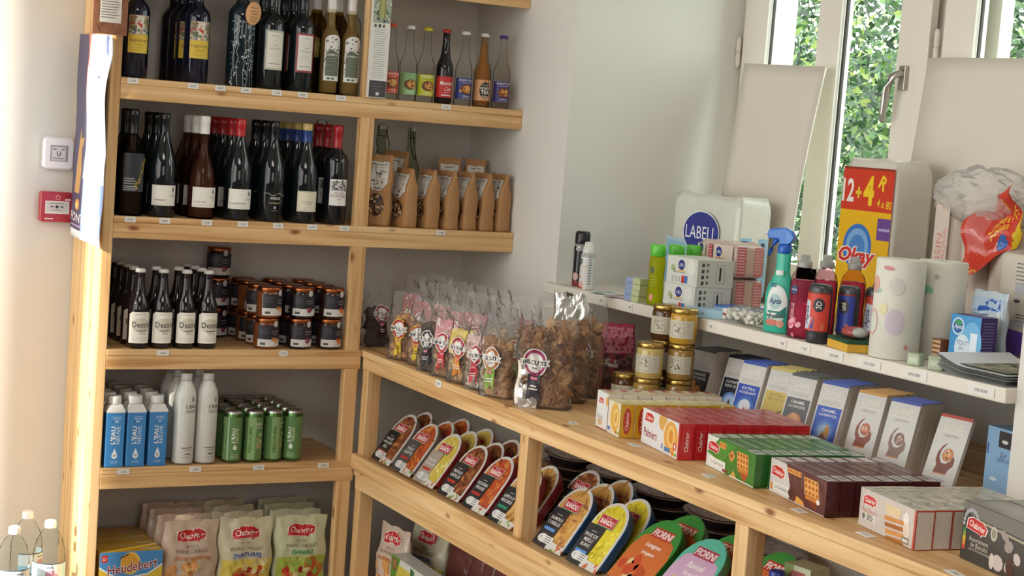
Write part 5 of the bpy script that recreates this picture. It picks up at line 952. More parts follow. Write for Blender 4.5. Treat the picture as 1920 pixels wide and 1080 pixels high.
def shampoo(l, x, y):
    t = sthing('shampoo_bottle', l, 'bottle', x, y, -1.0, 'yellow shampoo bottles with green caps'); m = MB(); c = '#d8dc2c'
    m.lathe([(.018, 0, c), (.023, .004, c), (.0235, .03, c), (.0215, .07, c), (.0235, .118, c), (.022, .132, c), (.018, .137, c)], 22, 'liquid', sy=.75); part(m, 'bottle', t)
    m = MB(); c = '#5cc03c'; m.lathe([(.0205, .136, c), (.0225, .138, c), (.0228, .166, c), (.020, .169, c)], 22, 'plastic', sy=.78); part(m, 'cap', t)
    A = Art(); A.ell(-.006, .098, .006, .010, '#3a4a2c'); A.lines(-.010, .012, .08, 4, .008, '#a9a82c', .0015); A.ell(-.004, .022, .006, .010, '#d98a6c'); lab(t, A, .0238, 0, name='print', sy=.76); return t
s0 = shampoo('yellow shampoo bottle with green cap in front, left of the tissue boxes', .000, -1.215); dup(s0, (.075, -1.195, ZS), -1.0, 'yellow shampoo bottle with green cap, second behind the tissue boxes'); dup(s0, (.140, -1.185, ZS), -1.0, 'yellow shampoo bottle with green cap, third and rearmost behind the tissue boxes')
def oval_logo(A, cx, cy, rx, ry, txt='LABELL', w=None): A.ell(cx, cy, rx, ry, '#25307a', 26); A.text(txt, cx, cy, ry*.62, '#dfe2ea', w=w or rx*1.55); return A
for lv in range(2):
    t = sthing('cotton_box', ['white cotton bud box with oval blue logo, lower of the two stacked', 'white cotton bud box with oval blue logo, upper of the two stacked'][lv], 'box', .046+.003*lv, -1.352, -PI/2-.02, 'white cotton bud boxes', ZS+.0735*lv)
    L, T, H = .150, .115, .073; m = MB(); m.box(-L/2, L/2, -T/2, T/2, 0, H, '#cfd0c8', 'card'); part(m, 'box', t)
    A = Art(); A.rect(-L/2, 0, L/2, H, '#d2d4cc'); A.rect(.056, 0, L/2, H, '#c9cbc2'); oval_logo(A, -.004, .052, .0165, .014, w=.024); A.ell(-.046, .042, .010, .008, '#a9b48a', rot=.5); A.ell(-.038, .036, .006, .008, '#8a9a6c'); A.rect(-.022, .034, .014, .038, '#d9b45c'); A.rect(-.032, .030, .020, .0325, '#8f97a8'); A.ell(-.042, .012, .007, .010, '#b9bdb4'); A.ell(-.026, .012, .006, .010, '#b9bdb4'); A.rect(-.014, .006, -.008, .020, '#9aa0a0'); A.rect(.0, .004, .014, .024, '#c0343c'); A.rect(.015, .004, .030, .024, '#3c74b4'); A.ell(.045, .05, .018, .02, '#dcdcd6')
    B = Art(); B.rect(-T/2, 0, T/2, H, '#c4c6be')
    for i in range(4): B.rect(-.045, .006+i*.016, -.036, .016+i*.016, '#4a4c48', i > 0); B.rect(-.030, .008+i*.016, -.022, .016+i*.016, '#6a6c66', True)
    B.frame(.002, .012, .030, .060, .0015, '#8a8c84'); B.rect(.012, .018, .018, .054, '#22242a')
    m = MB(); m.art(A, face((0, -T/2-.0002, 0))); m.art(B, face((L/2+.0002, 0, 0), (0, 1, 0))); part(m, 'print', t)
# toilet paper pack
def softblock(nx, L, T, H, col, mat, amp=.006, nz=1):
    m = MB()
    def prof(a, b):
        th = a*4; s = int(th) % 4; f = th-int(th)
        if s == 0: x, y = -L/2+L*f, -T/2
        elif s == 1: x, y = L/2, -T/2+T*f
        elif s == 2: x, y = L/2-L*f, T/2
        else: x, y = -L/2, T/2-T*f
        e = .012*(1-min(1, min(b, 1-b)*10)); bx = abs(math.sin((x/L+.5)*PI*nx)); bz = abs(math.sin(b*PI*nz)) if nz > 1 else 1
        k = amp*(bx*bz)
        if s == 0: y -= k-amp
        if s == 2: y += k-amp
        x *= 1-e/L*2; y *= 1-e/T*2
        if abs(abs(x)-L/2) < .004: y *= .93
        return Vector((x, y, H*b+(.006*math.sin(x*40) if b > .95 else 0)))
    n = 44; m.surf(prof, n, 16, col, mat, True, closed=True); N = n
    for ring, rev in ((0, True), (16, False)):
        idx = [ring*N+i for i in range(N)]; m.f.append(idx[::-1] if rev else idx); m.c.append(lin(col)); m.m.append(mat); m.s.append(False)
    return m
t = sthing('toilet_paper_pack', 'large white and light blue toilet paper pack with big blue oval logo', 'pack', .400, -.930, -PI/2-.03); L, T, H = .385, .12, .305
part(softblock(3, L, T, H, '#d6d4c8', 'wrap', .007), 'wrapper', t); A = Art(); A.rect(-L/2+.004, .02, L/2-.006, .155, '#8fb9d0'); A.rect(-L/2+.004, .0, L/2-.006, .02, '#d6d4c8'); A.poly([(-.19, .155), (-.05, .150), (.06, .140), (.18, .150), (.186, .16), (-.19, .165)], '#a9c6d4'); A.ell(.000, .190, .100, .066, '#dfe2e6', 36); A.ell(.000, .190, .096, .062, '#27308a', 36); A.text('LABELL', .0, .190, .038, '#e4e6ea', w=.168)
A.text('Le Blanc', -.055, .105, .022, '#2a4c9a', w=.085, bold=1); A.text('CLASSIQUE', -.055, .080, .013, '#2a4c9a', w=.08); A.ell(-.12, .11, .017, .018, '#c9d6da'); A.ell(-.12, .11, .009, .010, '#8a9aa0')
m = MB(); m.art(A, face((0, -T/2-.0035, 0)), .03, None, 'wrap'); part(m, 'front_print', t); B = Art(); B.rect(-.052, .02, -.012, .190, '#8fb9d0'); B.lines(-.046, -.018, .18, 15, .011, '#2c3c6a', .005); B.rect(.014, .02, .046, .190, '#8fb9d0')
for i in range(5): B.rect(.022, .05+i*.028, .036, .066+i*.028, '#2c3444', i > 0)
m = MB(); m.art(B, face((L/2+.001, 0, 0), (0, 1, 0)), None, None, 'wrap'); part(m, 'side_print', t)
# pink tissue packs
def pinkpack(l, x, y, z, rz=-PI/2-.05):
    t = sthing('tissue_pack', l, 'pack', x, y, rz, 'pink pocket tissue packs', z); L, T, H = .195, .105, .092; part(softblock(2, L, T, H, '#c9b4a8', 'wrap', .006), 'wrapper', t)
    A = Art(); A.rect(-.09, .012, -.05, H-.01, '#d4c4b8'); A.rect(-.035, .010, -.014, H-.008, '#b85a64'); A.rect(-.008, .008, .090, H-.006, '#d2c2b8'); oval_logo(A, .020, .066, .015, .014, w=.022); oval_logo(A, -.072, .070, .011, .012, w=.016); A.rect(.004, .044, .046, .050, '#c98a4c'); A.rect(-.086, .044, -.060, .050, '#c98a4c'); A.rect(.012, .028, .034, .038, '#cf9a92'); A.ell(.006, .018, .007, .010, '#b9aca4'); A.rect(.024, .010, .034, .026, '#b9aca4'); A.lines(-.034, -.016, .078, 9, .008, '#d8a8a8', .002)
    m = MB(); m.art(A, face((0, -T/2-.0030, 0)), .02, None, 'wrap'); part(m, 'front_print', t); B = Art(); B.rect(-.044, .006, -.016, H-.006, '#c06a74'); B.rect(.012, .006, .040, H-.006, '#c98288'); B.lines(-.042, -.018, .08, 9, .008, '#dfb8b4', .003); B.lines(.014, .038, .08, 9, .008, '#dfb8b4', .003); m = MB(); m.art(B, face((L/2+.001, 0, 0), (0, 1, 0)), None, None, 'wrap'); part(m, 'side_print', t); return t
pinkpack('pink tissue pack on top of the other pink pack', .205, -1.275, ZS+.0955); pinkpack('pink tissue pack underneath the other pink pack', .205, -1.275, ZS, -PI/2-.03)
t = sthing('flat_box', 'dark blue flat box lying below the pink tissue packs', 'box', .115, -1.490, -1.2); m = MB(); m.box(-.095, .095, -.035, .035, 0, .030, '#3c5c9c', 'card'); A = Art(); A.rect(-.095, 0, .095, .030, '#9cc0dc'); A.rect(-.095, .024, .095, .030, '#3c62a8'); A.text('Labell', -.05, .013, .010, '#3a5a9a', w=.04); A.lines(.0, .08, .018, 2, .008, '#5a86b8', .003); part(m, 'box', t); m = MB(); m.art(A, face((0, -.0352, 0))); part(m, 'print', t)
t = sthing('flat_box', 'light blue flat box at the sill edge beside the white cotton box', 'box', .008, -1.470, -.62); m = MB(); m.box(-.060, .060, -.032, .032, 0, .022, '#9cc6dc', 'card'); A = Art(); A.rect(-.060, 0, .060, .022, '#a9d0e2'); A.text('Labell', -.03, .011, .008, '#3a5a9a', w=.03); A.rect(.035, .003, .052, .018, '#b84a44'); part(m, 'box', t); m = MB(); m.art(A, face((0, -.0322, 0))); part(m, 'print', t)
t = sthing('cotton_bag', 'soft white translucent bag of cotton pads lying on the sill before the spray bottle', 'bag', .022, -1.615, -PI/2); m = MB()
for i in range(90): m.blob((rnd.uniform(-.068, .055), rnd.uniform(-.026, .026), rnd.uniform(.010, .034)), (.008, .008, .006), rnd.choice(['#dedcd2', '#cfccc0', '#e6e4dc']), 'tissue', 6, 4, .2)
part(m, 'cotton_pads', t)['kind'] = 'stuff'
m = MB(); m.blob((0, 0, .0245), (.082, .036, .0245), '#ffffff', 'cellophane', 22, 12, .04); part(m, 'bag_film', t); m = MB(); m.surf(lambda a, b: Vector((.060+.05*b, (a-.5)*(.045+.05*b)+.004*math.sin(a*19), .012+.012*b+.007*math.sin(a*14+b*5))), 16, 6, '#d9dccf', 'tissue'); o = part(m, 'bag_tail', t); q = o.modifiers.new('s', 'SOLIDIFY'); q.thickness = .0006
# spray bottle
t = sthing('spray_bottle', 'teal green trigger spray bottle with blue trigger', 'bottle', .012, -1.760, -1.05); c = '#35b399'; m = MB()
m.lathe([(.034, 0, c), (.039, .004, c), (.040, .05, c), (.0395, .095, c), (.035, .115, c), (.026, .132, c), (.0195, .150, c), (.018, .175, c), (.019, .196, c), (.017, .200, c)], 28, 'plastic', sy=.62); part(m, 'bottle', t)
m = MB(); bl = '#1f5cc0'; m.lathe([(.0165, .198, bl), (.0172, .200, bl), (.0172, .218, bl), (.015, .220, bl)], 24, 'plastic'); part(m, 'collar', t)
m = MB(); P = [(-.044, .232), (-.046, .246), (-.040, .256), (.0, .262), (.018, .254), (.026, .238), (.020, .226), (.010, .219), (-.010, .219), (-.014, .232)]
V = [(x, s*.012*(1 if i not in (3, 4) else .7), z) for s in (-1, 1) for i, (x, z) in enumerate(P)]; n = len(P); m.add(V, [tuple(range(n))[::1], tuple(range(2*n-1, n-1, -1))]+[(i, n+i, n+(i+1) % n, (i+1) % n) for i in range(n)], '#2a74cc', 'plastic'); o = part(m, 'trigger_head', t); q = o.modifiers.new('b', 'BEVEL'); q.width = .003; q.segments = 3
m = MB(); m.tube([(-.020, 0, .234), (-.028, 0, .222), (-.036, 0, .204), (-.041, 0, .190)], [.0075, .0065, .0055, .004], bl, 'plastic', 10); part(m, 'trigger', t); m = MB(); m.tube([(-.044, 0, .245), (-.053, 0, .245)], .006, '#d8dad8', 'plastic', 10); part(m, 'nozzle', t, 'white nozzle')
A = Art(); A.ell(0, .070, .030, .050, '#c6d8d2', 24); A.ell(.002, .076, .026, .040, '#e2e8e4', 24); A.poly([(-.012, .062), (.028, .070), (.026, .04), (-.02, .034)], '#1f7a72'); A.ell(-.004, .078, .017, .020, '#a9c8c8'); A.text('Apta', -.004, .078, .019, '#1c2c6a', w=.034, it=.35, bold=2); A.lines(-.02, -.002, .122, 2, .006, '#1c2c6a', .003); A.rect(-.022, .050, .020, .055, '#1f7a72'); A.rect(-.026, .040, .020, .045, '#5a5a60'); A.ell(-.008, .026, .020, .008, '#c86a54'); A.ell(.014, .024, .010, .009, '#d89a84'); lab(t, A, .0402, 0, name='label', sy=.63)
A = Art(); A.rect(-.010, -.006, .010, .006, '#dfe6e0'); m = MB(); m.art(A, cyl(.0215, .150), .004); part(m, 'price_sticker', t)
# pink washing-up liquid
def pinkb(l, x, y, rz=-1.1):
    t = sthing('washing_liquid_bottle', l, 'bottle', x, y, rz, 'pink washing-up liquid bottles'); m = MB(); c = '#f2d4dc'; H = .205
    m.lathe([(.028, 0, c), (.033, .004, c), (.034, .04, c), (.0325, .08, c), (.034, .115, c), (.033, .138, c), (.027, .156, c), (.017, .168, c), (.013, .174, c)], 26, 'tintglass', sy=.72); part(m, 'bottle', t)
    m = MB(); q = '#ec8aa8'; m.lathe([(.026, .003, q), (.031, .006, q), (.032, .04, q), (.0305, .08, q), (.032, .115, q), (.0305, .134, q), (.028, .142, q)], 24, 'liquid', sy=.70); part(m, 'liquid', t)
    m = MB(); g = '#a3a19c'; m.lathe([(.017, .172, g), (.0175, .174, g), (.0175, .186, g), (.015, .188, g), (.012, .189, g), (.011, .202, g), (.008, .2035, g)], 20, 'plastic'); part(m, 'cap', t)
    A = Art(); A.ell(-.012, .118, .010, .012, '#23306a'); A.text('Apta', -.012, .118, .007, '#e4e2ea', w=.016, it=.3); A.text('VAISSELLE', -.012, .060, .010, '#eab4c0', w=.05, rot=PI/2, bold=1); A.rect(-.024, .030, .010, .040, '#cc3c5c'); A.spots(8, -.02, .008, .01, .05, .006, .006, ['#e9a8b4', '#c85a74']); lab(t, A, .0345, 0, name='print', sy=.73); return t
p0 = pinkb('pink washing-up liquid bottle standing next to the teal spray bottle', .006, -1.852); dup(p0, (.088, -1.835, ZS), -1.4, 'pink washing-up liquid bottle behind the first dark cleaner bottle'); dup(p0, (.150, -1.865, ZS), -1.2, 'pink washing-up liquid bottle behind the second dark cleaner bottle'); dup(p0, (.190, -1.940, ZS), -1.0, 'rightmost pink washing-up liquid bottle beside the yellow paper pack')
def cleaner(l, x, y, lc, txt, rz=-1.15):
    t = sthing('cleaner_bottle', l, 'bottle', x, y, rz, 'upside-down dark cleaner bottles'); m = MB(); c = '#3c3c40'; m.lathe([(.0255, 0, '#343438'), (.027, .002, '#343438'), (.0275, .022, '#2a2a2e'), (.0275, .024, c), (.0295, .028, c), (.030, .124, c), (.029, .136, c), (.024, .141, c), (.012, .142, c)], 26, 'plastic', sy=.8); part(m, 'bottle', t)
    A = Art(); A.rect(-.040, .030, .040, .122, lc[0]); A.ell(.010, .092, .015, .017, '#2a2426'); A.text(txt, .010, .092, .014, '#dcd8d4', w=.018, rot=PI/2, bold=1); A.poly([(-.036, .032), (-.014, .034), (-.006, .060), (-.012, .100), (-.030, .104), (-.036, .08)], '#c9ccd8'); A.poly([(-.010, .034), (.0, .034), (.002, .072), (-.008, .078)], '#27408c'); A.text('Apta', -.022, .066, .017, '#1c2448', w=.044, rot=PI/2, it=.25, bold=1); A.rect(.018, .034, .026, .050, '#c86a4c'); A.rect(-.04, .118, .04, .122, '#8a2a20'); lab(t, A, .0302, 0, name='label', sy=.81); return t
cleaner('dark cleaner bottle with orange-red label, nearest to the sill edge', -.008, -1.938, ('#d0402c',), '3D'); cleaner('dark cleaner bottle with blue and red label, middle of the three', .060, -1.962, ('#2a3c94',), 'uni', -1.6); cleaner('dark cleaner bottle with red label and barcode, rightmost of the three', .122, -1.992, ('#c8382c',), 'C', -.7)
# sponge in front of a pack
t = sthing('sponge', 'yellow kitchen sponge with green scouring top on the sill edge', 'sponge', .002, -2.050, -PI/2-.28); m = MB(); m.rbox(-.057, .057, -.035, .035, 0, .019, .004, '#d9a83c', 'tissue'); part(m, 'foam', t); m = MB(); m.rbox(-.057, .057, -.035, .035, .0192, .027, .004, '#1f4a30', 'tissue'); part(m, 'scouring_pad', t, 'dark green scouring pad')
t = sthing('sponge_packet', 'red and clear wrapped packet lying behind the yellow sponge', 'packet', .010, -2.052, -PI/2-.2, z=ZS+.0275); m = MB(); m.blob((0, 0, .014), (.045, .028, .014), '#a8504c', 'wrap', 14, 8, .06); m.blob((.03, -.004, .016), (.022, .02, .012), '#a9a8a0', 'wrap', 10, 6, .1); part(m, 'packet', t)
# paper towels
def towel(l, x, y, art, rz=-1.15):
    t = sthing('paper_towel_roll', l, 'paper roll', x, y, rz, 'paper towel rolls'); R_ = .056; H = .225; m = MB(); c = '#dcdacd'
    m.lathe([(.02, 0, c), (R_-.002, .0, c), (R_, .002, c), (R_, H-.002, c), (R_-.002, H, c), (.021, H, c), (.020, H-.002, '#8a8478'), (.020, H-.04, '#6a645a')], 36, 'tissue', caps=False); part(m, 'roll', t)
    A = Art()
    for k in art:
        if k[0] == 'e': A.ell(*k[1:5], k[5], rot=k[6] if len(k) > 6 else 0)
        else: A.poly(k[1], k[2])
    lab(t, A, R_, 0, name='pattern'); return t
towel('white paper towel roll with faint fruit pattern in front of the yellow pack', .030, -2.166, [('e', -.040, .165, .014, .020, '#d9a298'), ('e', -.038, .170, .007, .008, '#dcae9a'), ('e', -.026, .152, .008, .004, '#9ac0c0', .4), ('e', -.040, .080, .018, .030, '#d8a4a4', .0), ('e', -.040, .080, .014, .025, '#d4dccc'), ('e', -.010, .112, .011, .013, '#dcd4a4'), ('e', .020, .085, .022, .030, '#cbbcc8'), ('e', .018, .165, .018, .020, '#d2ccc6'), ('e', -.004, .205, .014, .005, '#cc8488', -.1), ('e', .05, .03, .005, .006, '#c88a80'), ('p', [(-.02, .08), (-.012, .077), (-.012, .079)], '#a9b4b0')])
towel('white paper towel roll with red radish pattern behind the first roll', .150, -2.172, [('e', -.030, .130, .012, .018, '#c8585c', -.3), ('e', -.020, .155, .018, .010, '#7fbfa0', .5), ('e', -.008, .160, .014, .008, '#8fc8ac', -.3), ('e', -.02, .08, .008, .012, '#7fb0a8'), ('e', .010, .190, .006, .006, '#b9b4ac'), ('p', [(-.035, .112), (-.028, .113), (-.034, .098)], '#c8585c')])
# soaps
for i, (x, y, l) in enumerate([(.000, -2.275, 'small pale green wrapped soap cube left of its pair'), (.004, -2.338, 'small pale green wrapped soap cube right of its pair')]):
    t = sthing('soap_cube', l, 'soap', x, y, -1.2+.2*i, 'soap cubes'); m = MB(); s = .015+.002*i; m.rbox(-s, s, -s, s, 0, s*1.75, .004, '#b4bfa0', 'wrap'); part(m, 'wrapper', t); A = Art(); A.rect(-s*.7, s*.5, s*.7, s*1.2, '#c9cfba'); m = MB(); m.art(A, face((0, -s-.0003, 0))); part(m, 'label', t)
# papers
t = sthing('paper_stack', 'curling stack of printed papers and magazines at the right end of the sill', 'papers', .085, -2.462, -PI/2); m = MB()
for k in range(9):
    z = .001+k*.0026; dx = rnd.uniform(-.006, .006); dy = rnd.uniform(-.008, .008)
    m.surf(lambda a, b: Vector(((a-.5)*.200+dx, (b-.5)*.21+dy, z+.012*max(0, .35-a)**1.3*(1+k*.08)*4)), 10, 4, ['#dcdee0', '#c8c8c4', '#d8d8d4', '#a4a29e'][k % 4], 'print'); m.surf(lambda a, b: Vector(((.5-a)*.200+dx, (b-.5)*.21+dy, z-.0006+.012*max(0, a-.65)**1.3*(1+k*.08)*4)), 10, 4, '#c9c9c4', 'print')
part(m, 'sheets', t); A = Art(); A.rect(-.05, -.09, .09, .09, '#8a8468'); A.spots(26, -.045, -.085, .085, .085, .022, .006, ['#c9c4a4', '#5c6440', '#a9a288', '#3c3c30', '#7a8a4c']); A.clip(-.05, -.09, .09, .09); m = MB(); m.art(A, face((0, 0, .0225+.003), (1, 0, 0), (0, 1, 0))); part(m, 'cover_print', t)
# dishwasher tablets box, leaflet packet
t = sthing('tablet_box', 'blue and purple dishwasher tablet box standing on the papers', 'box', .125, -2.312, -PI/2+.05, z=ZS+.004); L, T, H = .088, .050, .112; m = MB(); m.box(-L/2, L/2, -T/2, T/2, 0, H, '#3c2a6a', 'card'); part(m, 'box', t)
A = Art(); A.rect(-L/2, 0, L/2, H, '#3c90cc'); A.ell(.02, .05, .03, .05, '#6ab0dc'); A.ell(-.022, .086, .018, .020, '#c4dce8'); A.ell(-.022, .086, .014, .016, '#2c5c9c'); A.ell(-.022, .094, .010, .006, '#3c9a5c'); A.text('Apta', -.022, .084, .012, '#dfe6ee', w=.026, it=.3, bold=1); A.ell(-.006, .040, .022, .030, '#d4e0e8'); A.text('TOUT', -.006, .050, .011, '#5a6a94', w=.034, bold=1); A.text('EN', -.008, .038, .007, '#5a6a94', w=.011, bold=1); A.text('1', .026, .048, .055, '#dce8f0', w=.020, bold=3); A.rect(-.024, .020, .010, .026, '#8aa4c0')
B = Art(); B.rect(-T/2, 0, T/2, H, '#3f2a74'); B.lines(-.018, .018, .100, 14, .0068, '#8a7cae', .0022, .1); m = MB(); m.art(A, face((0, -T/2-.0002, 0))); m.art(B, face((L/2+.0002, 0, 0), (0, 1, 0))); part(m, 'print', t)
t = sthing('refill_packet', 'blue and white soft packet standing behind the tablet box', 'packet', .195, -2.285, -PI/2, z=ZS+.004); fn = bagfn(.11, .165, .03, pz=.7, ex=3, seed=5, amp=.002); part(bagmesh(fn, '#c4d0d8', 'wrap', 14, 12), 'packet', t)
A = Art(); A.rect(-.05, .115, .05, .150, '#b4c8dc'); A.poly([(-.04, .118), (.045, .125), (.035, .150), (.0, .146), (-.02, .132)], '#2c5cb0'); A.lines(-.04, .02, .112, 4, .005, '#6a7a98', .002); A.rect(.010, .085, .045, .120, '#d8dcdc'); A.ell(.025, .10, .010, .010, '#7a6a84'); m = MB(); m.art(A, bagmap(fn, .11, .165, off=.0012), .012, .012, 'wrap'); part(m, 'print', t)
t = sthing('cookie_packet', 'striped brown packet edge peeking between the towel roll and the tablet box', 'packet', .095, -2.245, -PI/2, z=ZS); m = MB(); m.box(-.013, .013, -.012, .012, 0, .055, '#8a5a3c', 'card'); A = Art(); [A.rect(-.013, .006+.010*i, .013, .011+.010*i, '#d9b48c', i > 0) for i in range(5)]; m.art(A, face((0, -.0122, 0))); part(m, 'packet', t)
# big paper pack with red and yellow print, and the torn pack beside it
t = sthing('paper_roll_pack', 'large yellow and red paper roll pack with number print and blue disc', 'pack', .415, -1.655, -PI/2-.02); L, T, H = .215, .13, .445; part(softblock(2, L, T, H, '#d8d2c6', 'wrap', .004, 1), 'wrapper', t)
W2 = L/2-.004; A = Art(); A.rect(-W2, 0, W2, .310, '#dfae22'); A.rect(-W2, .310, W2, .418, '#c9402c'); A.rect(-W2, .418, W2, .424, '#8a3a2c'); A.text('12', -.078, .362, .062, '#e6e0d8', w=.048, bold=2); A.text('+', -.035, .357, .030, '#e0c03c', w=.024, bold=3); A.text('4', .006, .364, .078, '#e9c62c', w=.042, bold=4); A.text('R', .062, .385, .036, '#e9c62c', w=.030, bold=2, rot=-.5); A.text('4 x 80', .072, .332, .022, '#e9c62c', w=.058, bold=1, rot=-.1)
A.rect(.052, .238, W2, .295, '#6a4a8c'); A.rect(.058, .262, W2, .269, '#a9a0c8'); A.ell(-.022, .215, .058, .060, '#3c70b8', 28); A.ell(-.022, .215, .046, .048, '#7aa4d0', 24); A.ell(-.022, .212, .032, .034, '#4c80c0', 24); A.text('Okay', -.020, .186, .058, '#e6e0dc', w=.158, it=.25, bold=7); A.text('Okay', -.020, .186, .052, '#c8342c', w=.150, it=.25, bold=3); A.rect(.085, .07, W2, .13, '#e0d8c8'); A.rect(.09, .075, W2, .09, '#3a3c4a')
m = MB(); m.art(A.clip(-W2, 0, W2, H-.004), face((0, -T/2-.0025, 0)), .03, None, 'wrap'); part(m, 'front_print', t)
t = sthing('torn_paper_pack', 'torn multipack of paper rolls with crumpled film and red offer print', 'pack', .400, -2.02, -PI/2)
m = MB()
for i, (x, h) in enumerate(((-.085, .36), (.015, .36), (.115, .31))): m.lathe([(.02, 0, '#c8b8a8'), (.049, 0, '#c8b8a8'), (.050, .003, '#cbbcae'), (.050, h-.003, '#cbbcae'), (.048, h, '#c4b4a4'), (.02, h, '#a89888'), (.02, h-.02, '#7a6a5c')], 26, 'tissue', cx=x, cy=0, caps=False)
part(m, 'rolls', t)
def crump(cx, cy, cz, rx, ry, rz_, amp, s, nu=34, nv=20):
    r = random.Random(s); P = [(r.uniform(3, 13), r.uniform(3, 13), r.uniform(0, 6)) for _ in range(9)]
    def f(a, b):
        ph = PI*(.02+.96*b); th = 2*PI*a; x, y, z = math.sin(ph)*math.cos(th), math.sin(ph)*math.sin(th), -math.cos(ph)
        n = sum(abs(math.sin(p*x+q*z+w_+y*2)) for p, q, w_ in P)/9-.6; k = 1+n*amp; return Vector((cx+rx*x*k, cy+ry*y*k, cz+rz_*z*k))
    m = MB(); m.surf(f, nu, nv, '#e8e4dc', 'softfilm', False, closed=True); return m
m = crump(.01, -.005, .375, .160, .070, .072, .42, 4); part(m, 'crumpled_film', t)
def flap(a, b): return Vector((.040+.150*a-.02*b, -.062-.02*math.sin(a*5+b*3)-.012*math.sin(b*9+a*7), .155+.165*b+.09*a+.05*a*(1-b)+.008*math.sin(a*13)))
m = MB(); m.surf(flap, 16, 16, '#c9402c', 'wrap'); o = part(m, 'printed_flap', t, 'red and yellow crumpled printed flap'); q = o.modifiers.new('s', 'SOLIDIFY'); q.thickness = .0006; q.offset = 1
A = Art(); A.rect(.0, .0, .98, .99, '#c8402e'); A.poly([(.05, .4), (.35, .3), (.40, .95), (.05, 1)], '#d06a62'); A.poly([(.72, .0), (1, .0), (1, .42), (.86, .30)], '#d9b72c'); A.text('4', .78, .80, .20, '#e9c62c', w=.16, bold=3, rot=.1); A.rect(.58, .78, .68, .81, '#e9c62c'); A.text('OFFERTS', .70, .56, .12, '#e6c03c', w=.56, bold=2); A.text('NGER', .62, .42, .09, '#e6c03c', w=.32, bold=2); A.text('NIO', .20, .06, .12, '#e0a83c', w=.3, bold=1, rot=-.5); A.ell(.62, .18, .10, .12, '#3c6ab0'); A.text('Ok', .56, .20, .12, '#e6dcd8', w=.16, bold=2); A.clip(0, 0, 1, 1)
m = MB(); m.art(A, lambda u, v, n: (lambda p: (p.x, p.y-.0015-n*.5, p.z))(flap(u, v)), .06, .06, 'wrap'); part(m, 'flap_print', o)
A = Art(); A.rect(-.105, .14, -.055, .345, '#cbbcae'); A.text('RAISIN', -.085, .22, .018, '#c87a78', w=.11, rot=PI/2); A.text('AQUA', -.066, .25, .014, '#c87a78', w=.08, rot=PI/2); A.ell(.0, .29, .016, .006, '#9ab48c', rot=.4); A.ell(.018, .295, .012, .005, '#9ab48c', rot=-.4); m = MB(); m.art(A, face((0, -.0515, 0))); part(m, 'wrapper_print', t)
t = sthing('printed_pack', 'pale pack with small print and purple base at the far right end of the sill', 'pack', .300, -2.335, -PI/2-.05); m = MB(); m.rbox(-.100, .100, -.045, .045, 0, .255, .014, '#d2cabc', 'wrap'); part(m, 'wrapper', t)
A = Art(); A.rect(-.10, .030, .10, .075, '#d6cec2'); A.poly([(-.10, .03), (.10, .03), (.10, .062), (.03, .078), (-.04, .085), (-.10, .086)], '#5a3a9a'); A.rect(-.10, .024, .10, .030, '#6a6458'); A.lines(-.04, .075, .235, 6, .009, '#5c5c64', .0022); A.rect(-.04, .165, .06, .190, '#b4b2b8'); A.ell(-.03, .150, .010, .004, '#4a4a50'); A.lines(.0, .05, .152, 3, .008, '#5c5c64', .0025, .1); A.lines(-.03, .05, .120, 3, .007, '#5c5c64', .0022); A.rect(-.05, .092, .05, .106, '#b4b2b8'); A.ell(.092, .11, .012, .022, '#d89a90')
m = MB(); m.art(A.clip(-.10, 0, .099, .255), face((0, -.0455, 0))); part(m, 'print', t)
# white boards leaning on the window
def leanboard(label, x0, x1, y0, y1, z1, bow=.0):
    m = MB(); fn = lambda a, b: Vector((x0+(x1-x0)*b+bow*math.sin(b*PI)*(a*.9), y0+(y1-y0)*a, ZS+(z1-ZS)*b-.012*a*b))
    m.surf(fn, 8, 14, '#d8cfc2', 'wall_paint'); o = m.build('white_board'); tag(o, label, 'board', 'white boards leaning against the window'); q = o.modifiers.new('s', 'SOLIDIFY'); q.thickness = .006; q.offset = -1
leanboard('tall white board leaning against the left window sash behind the toilet paper pack', .480, .562, -.765, -1.165, 1.757, -.015)
leanboard('wide white board leaning against the right window sash behind the torn paper pack', .490, .560, -1.600, -2.50, 1.768)

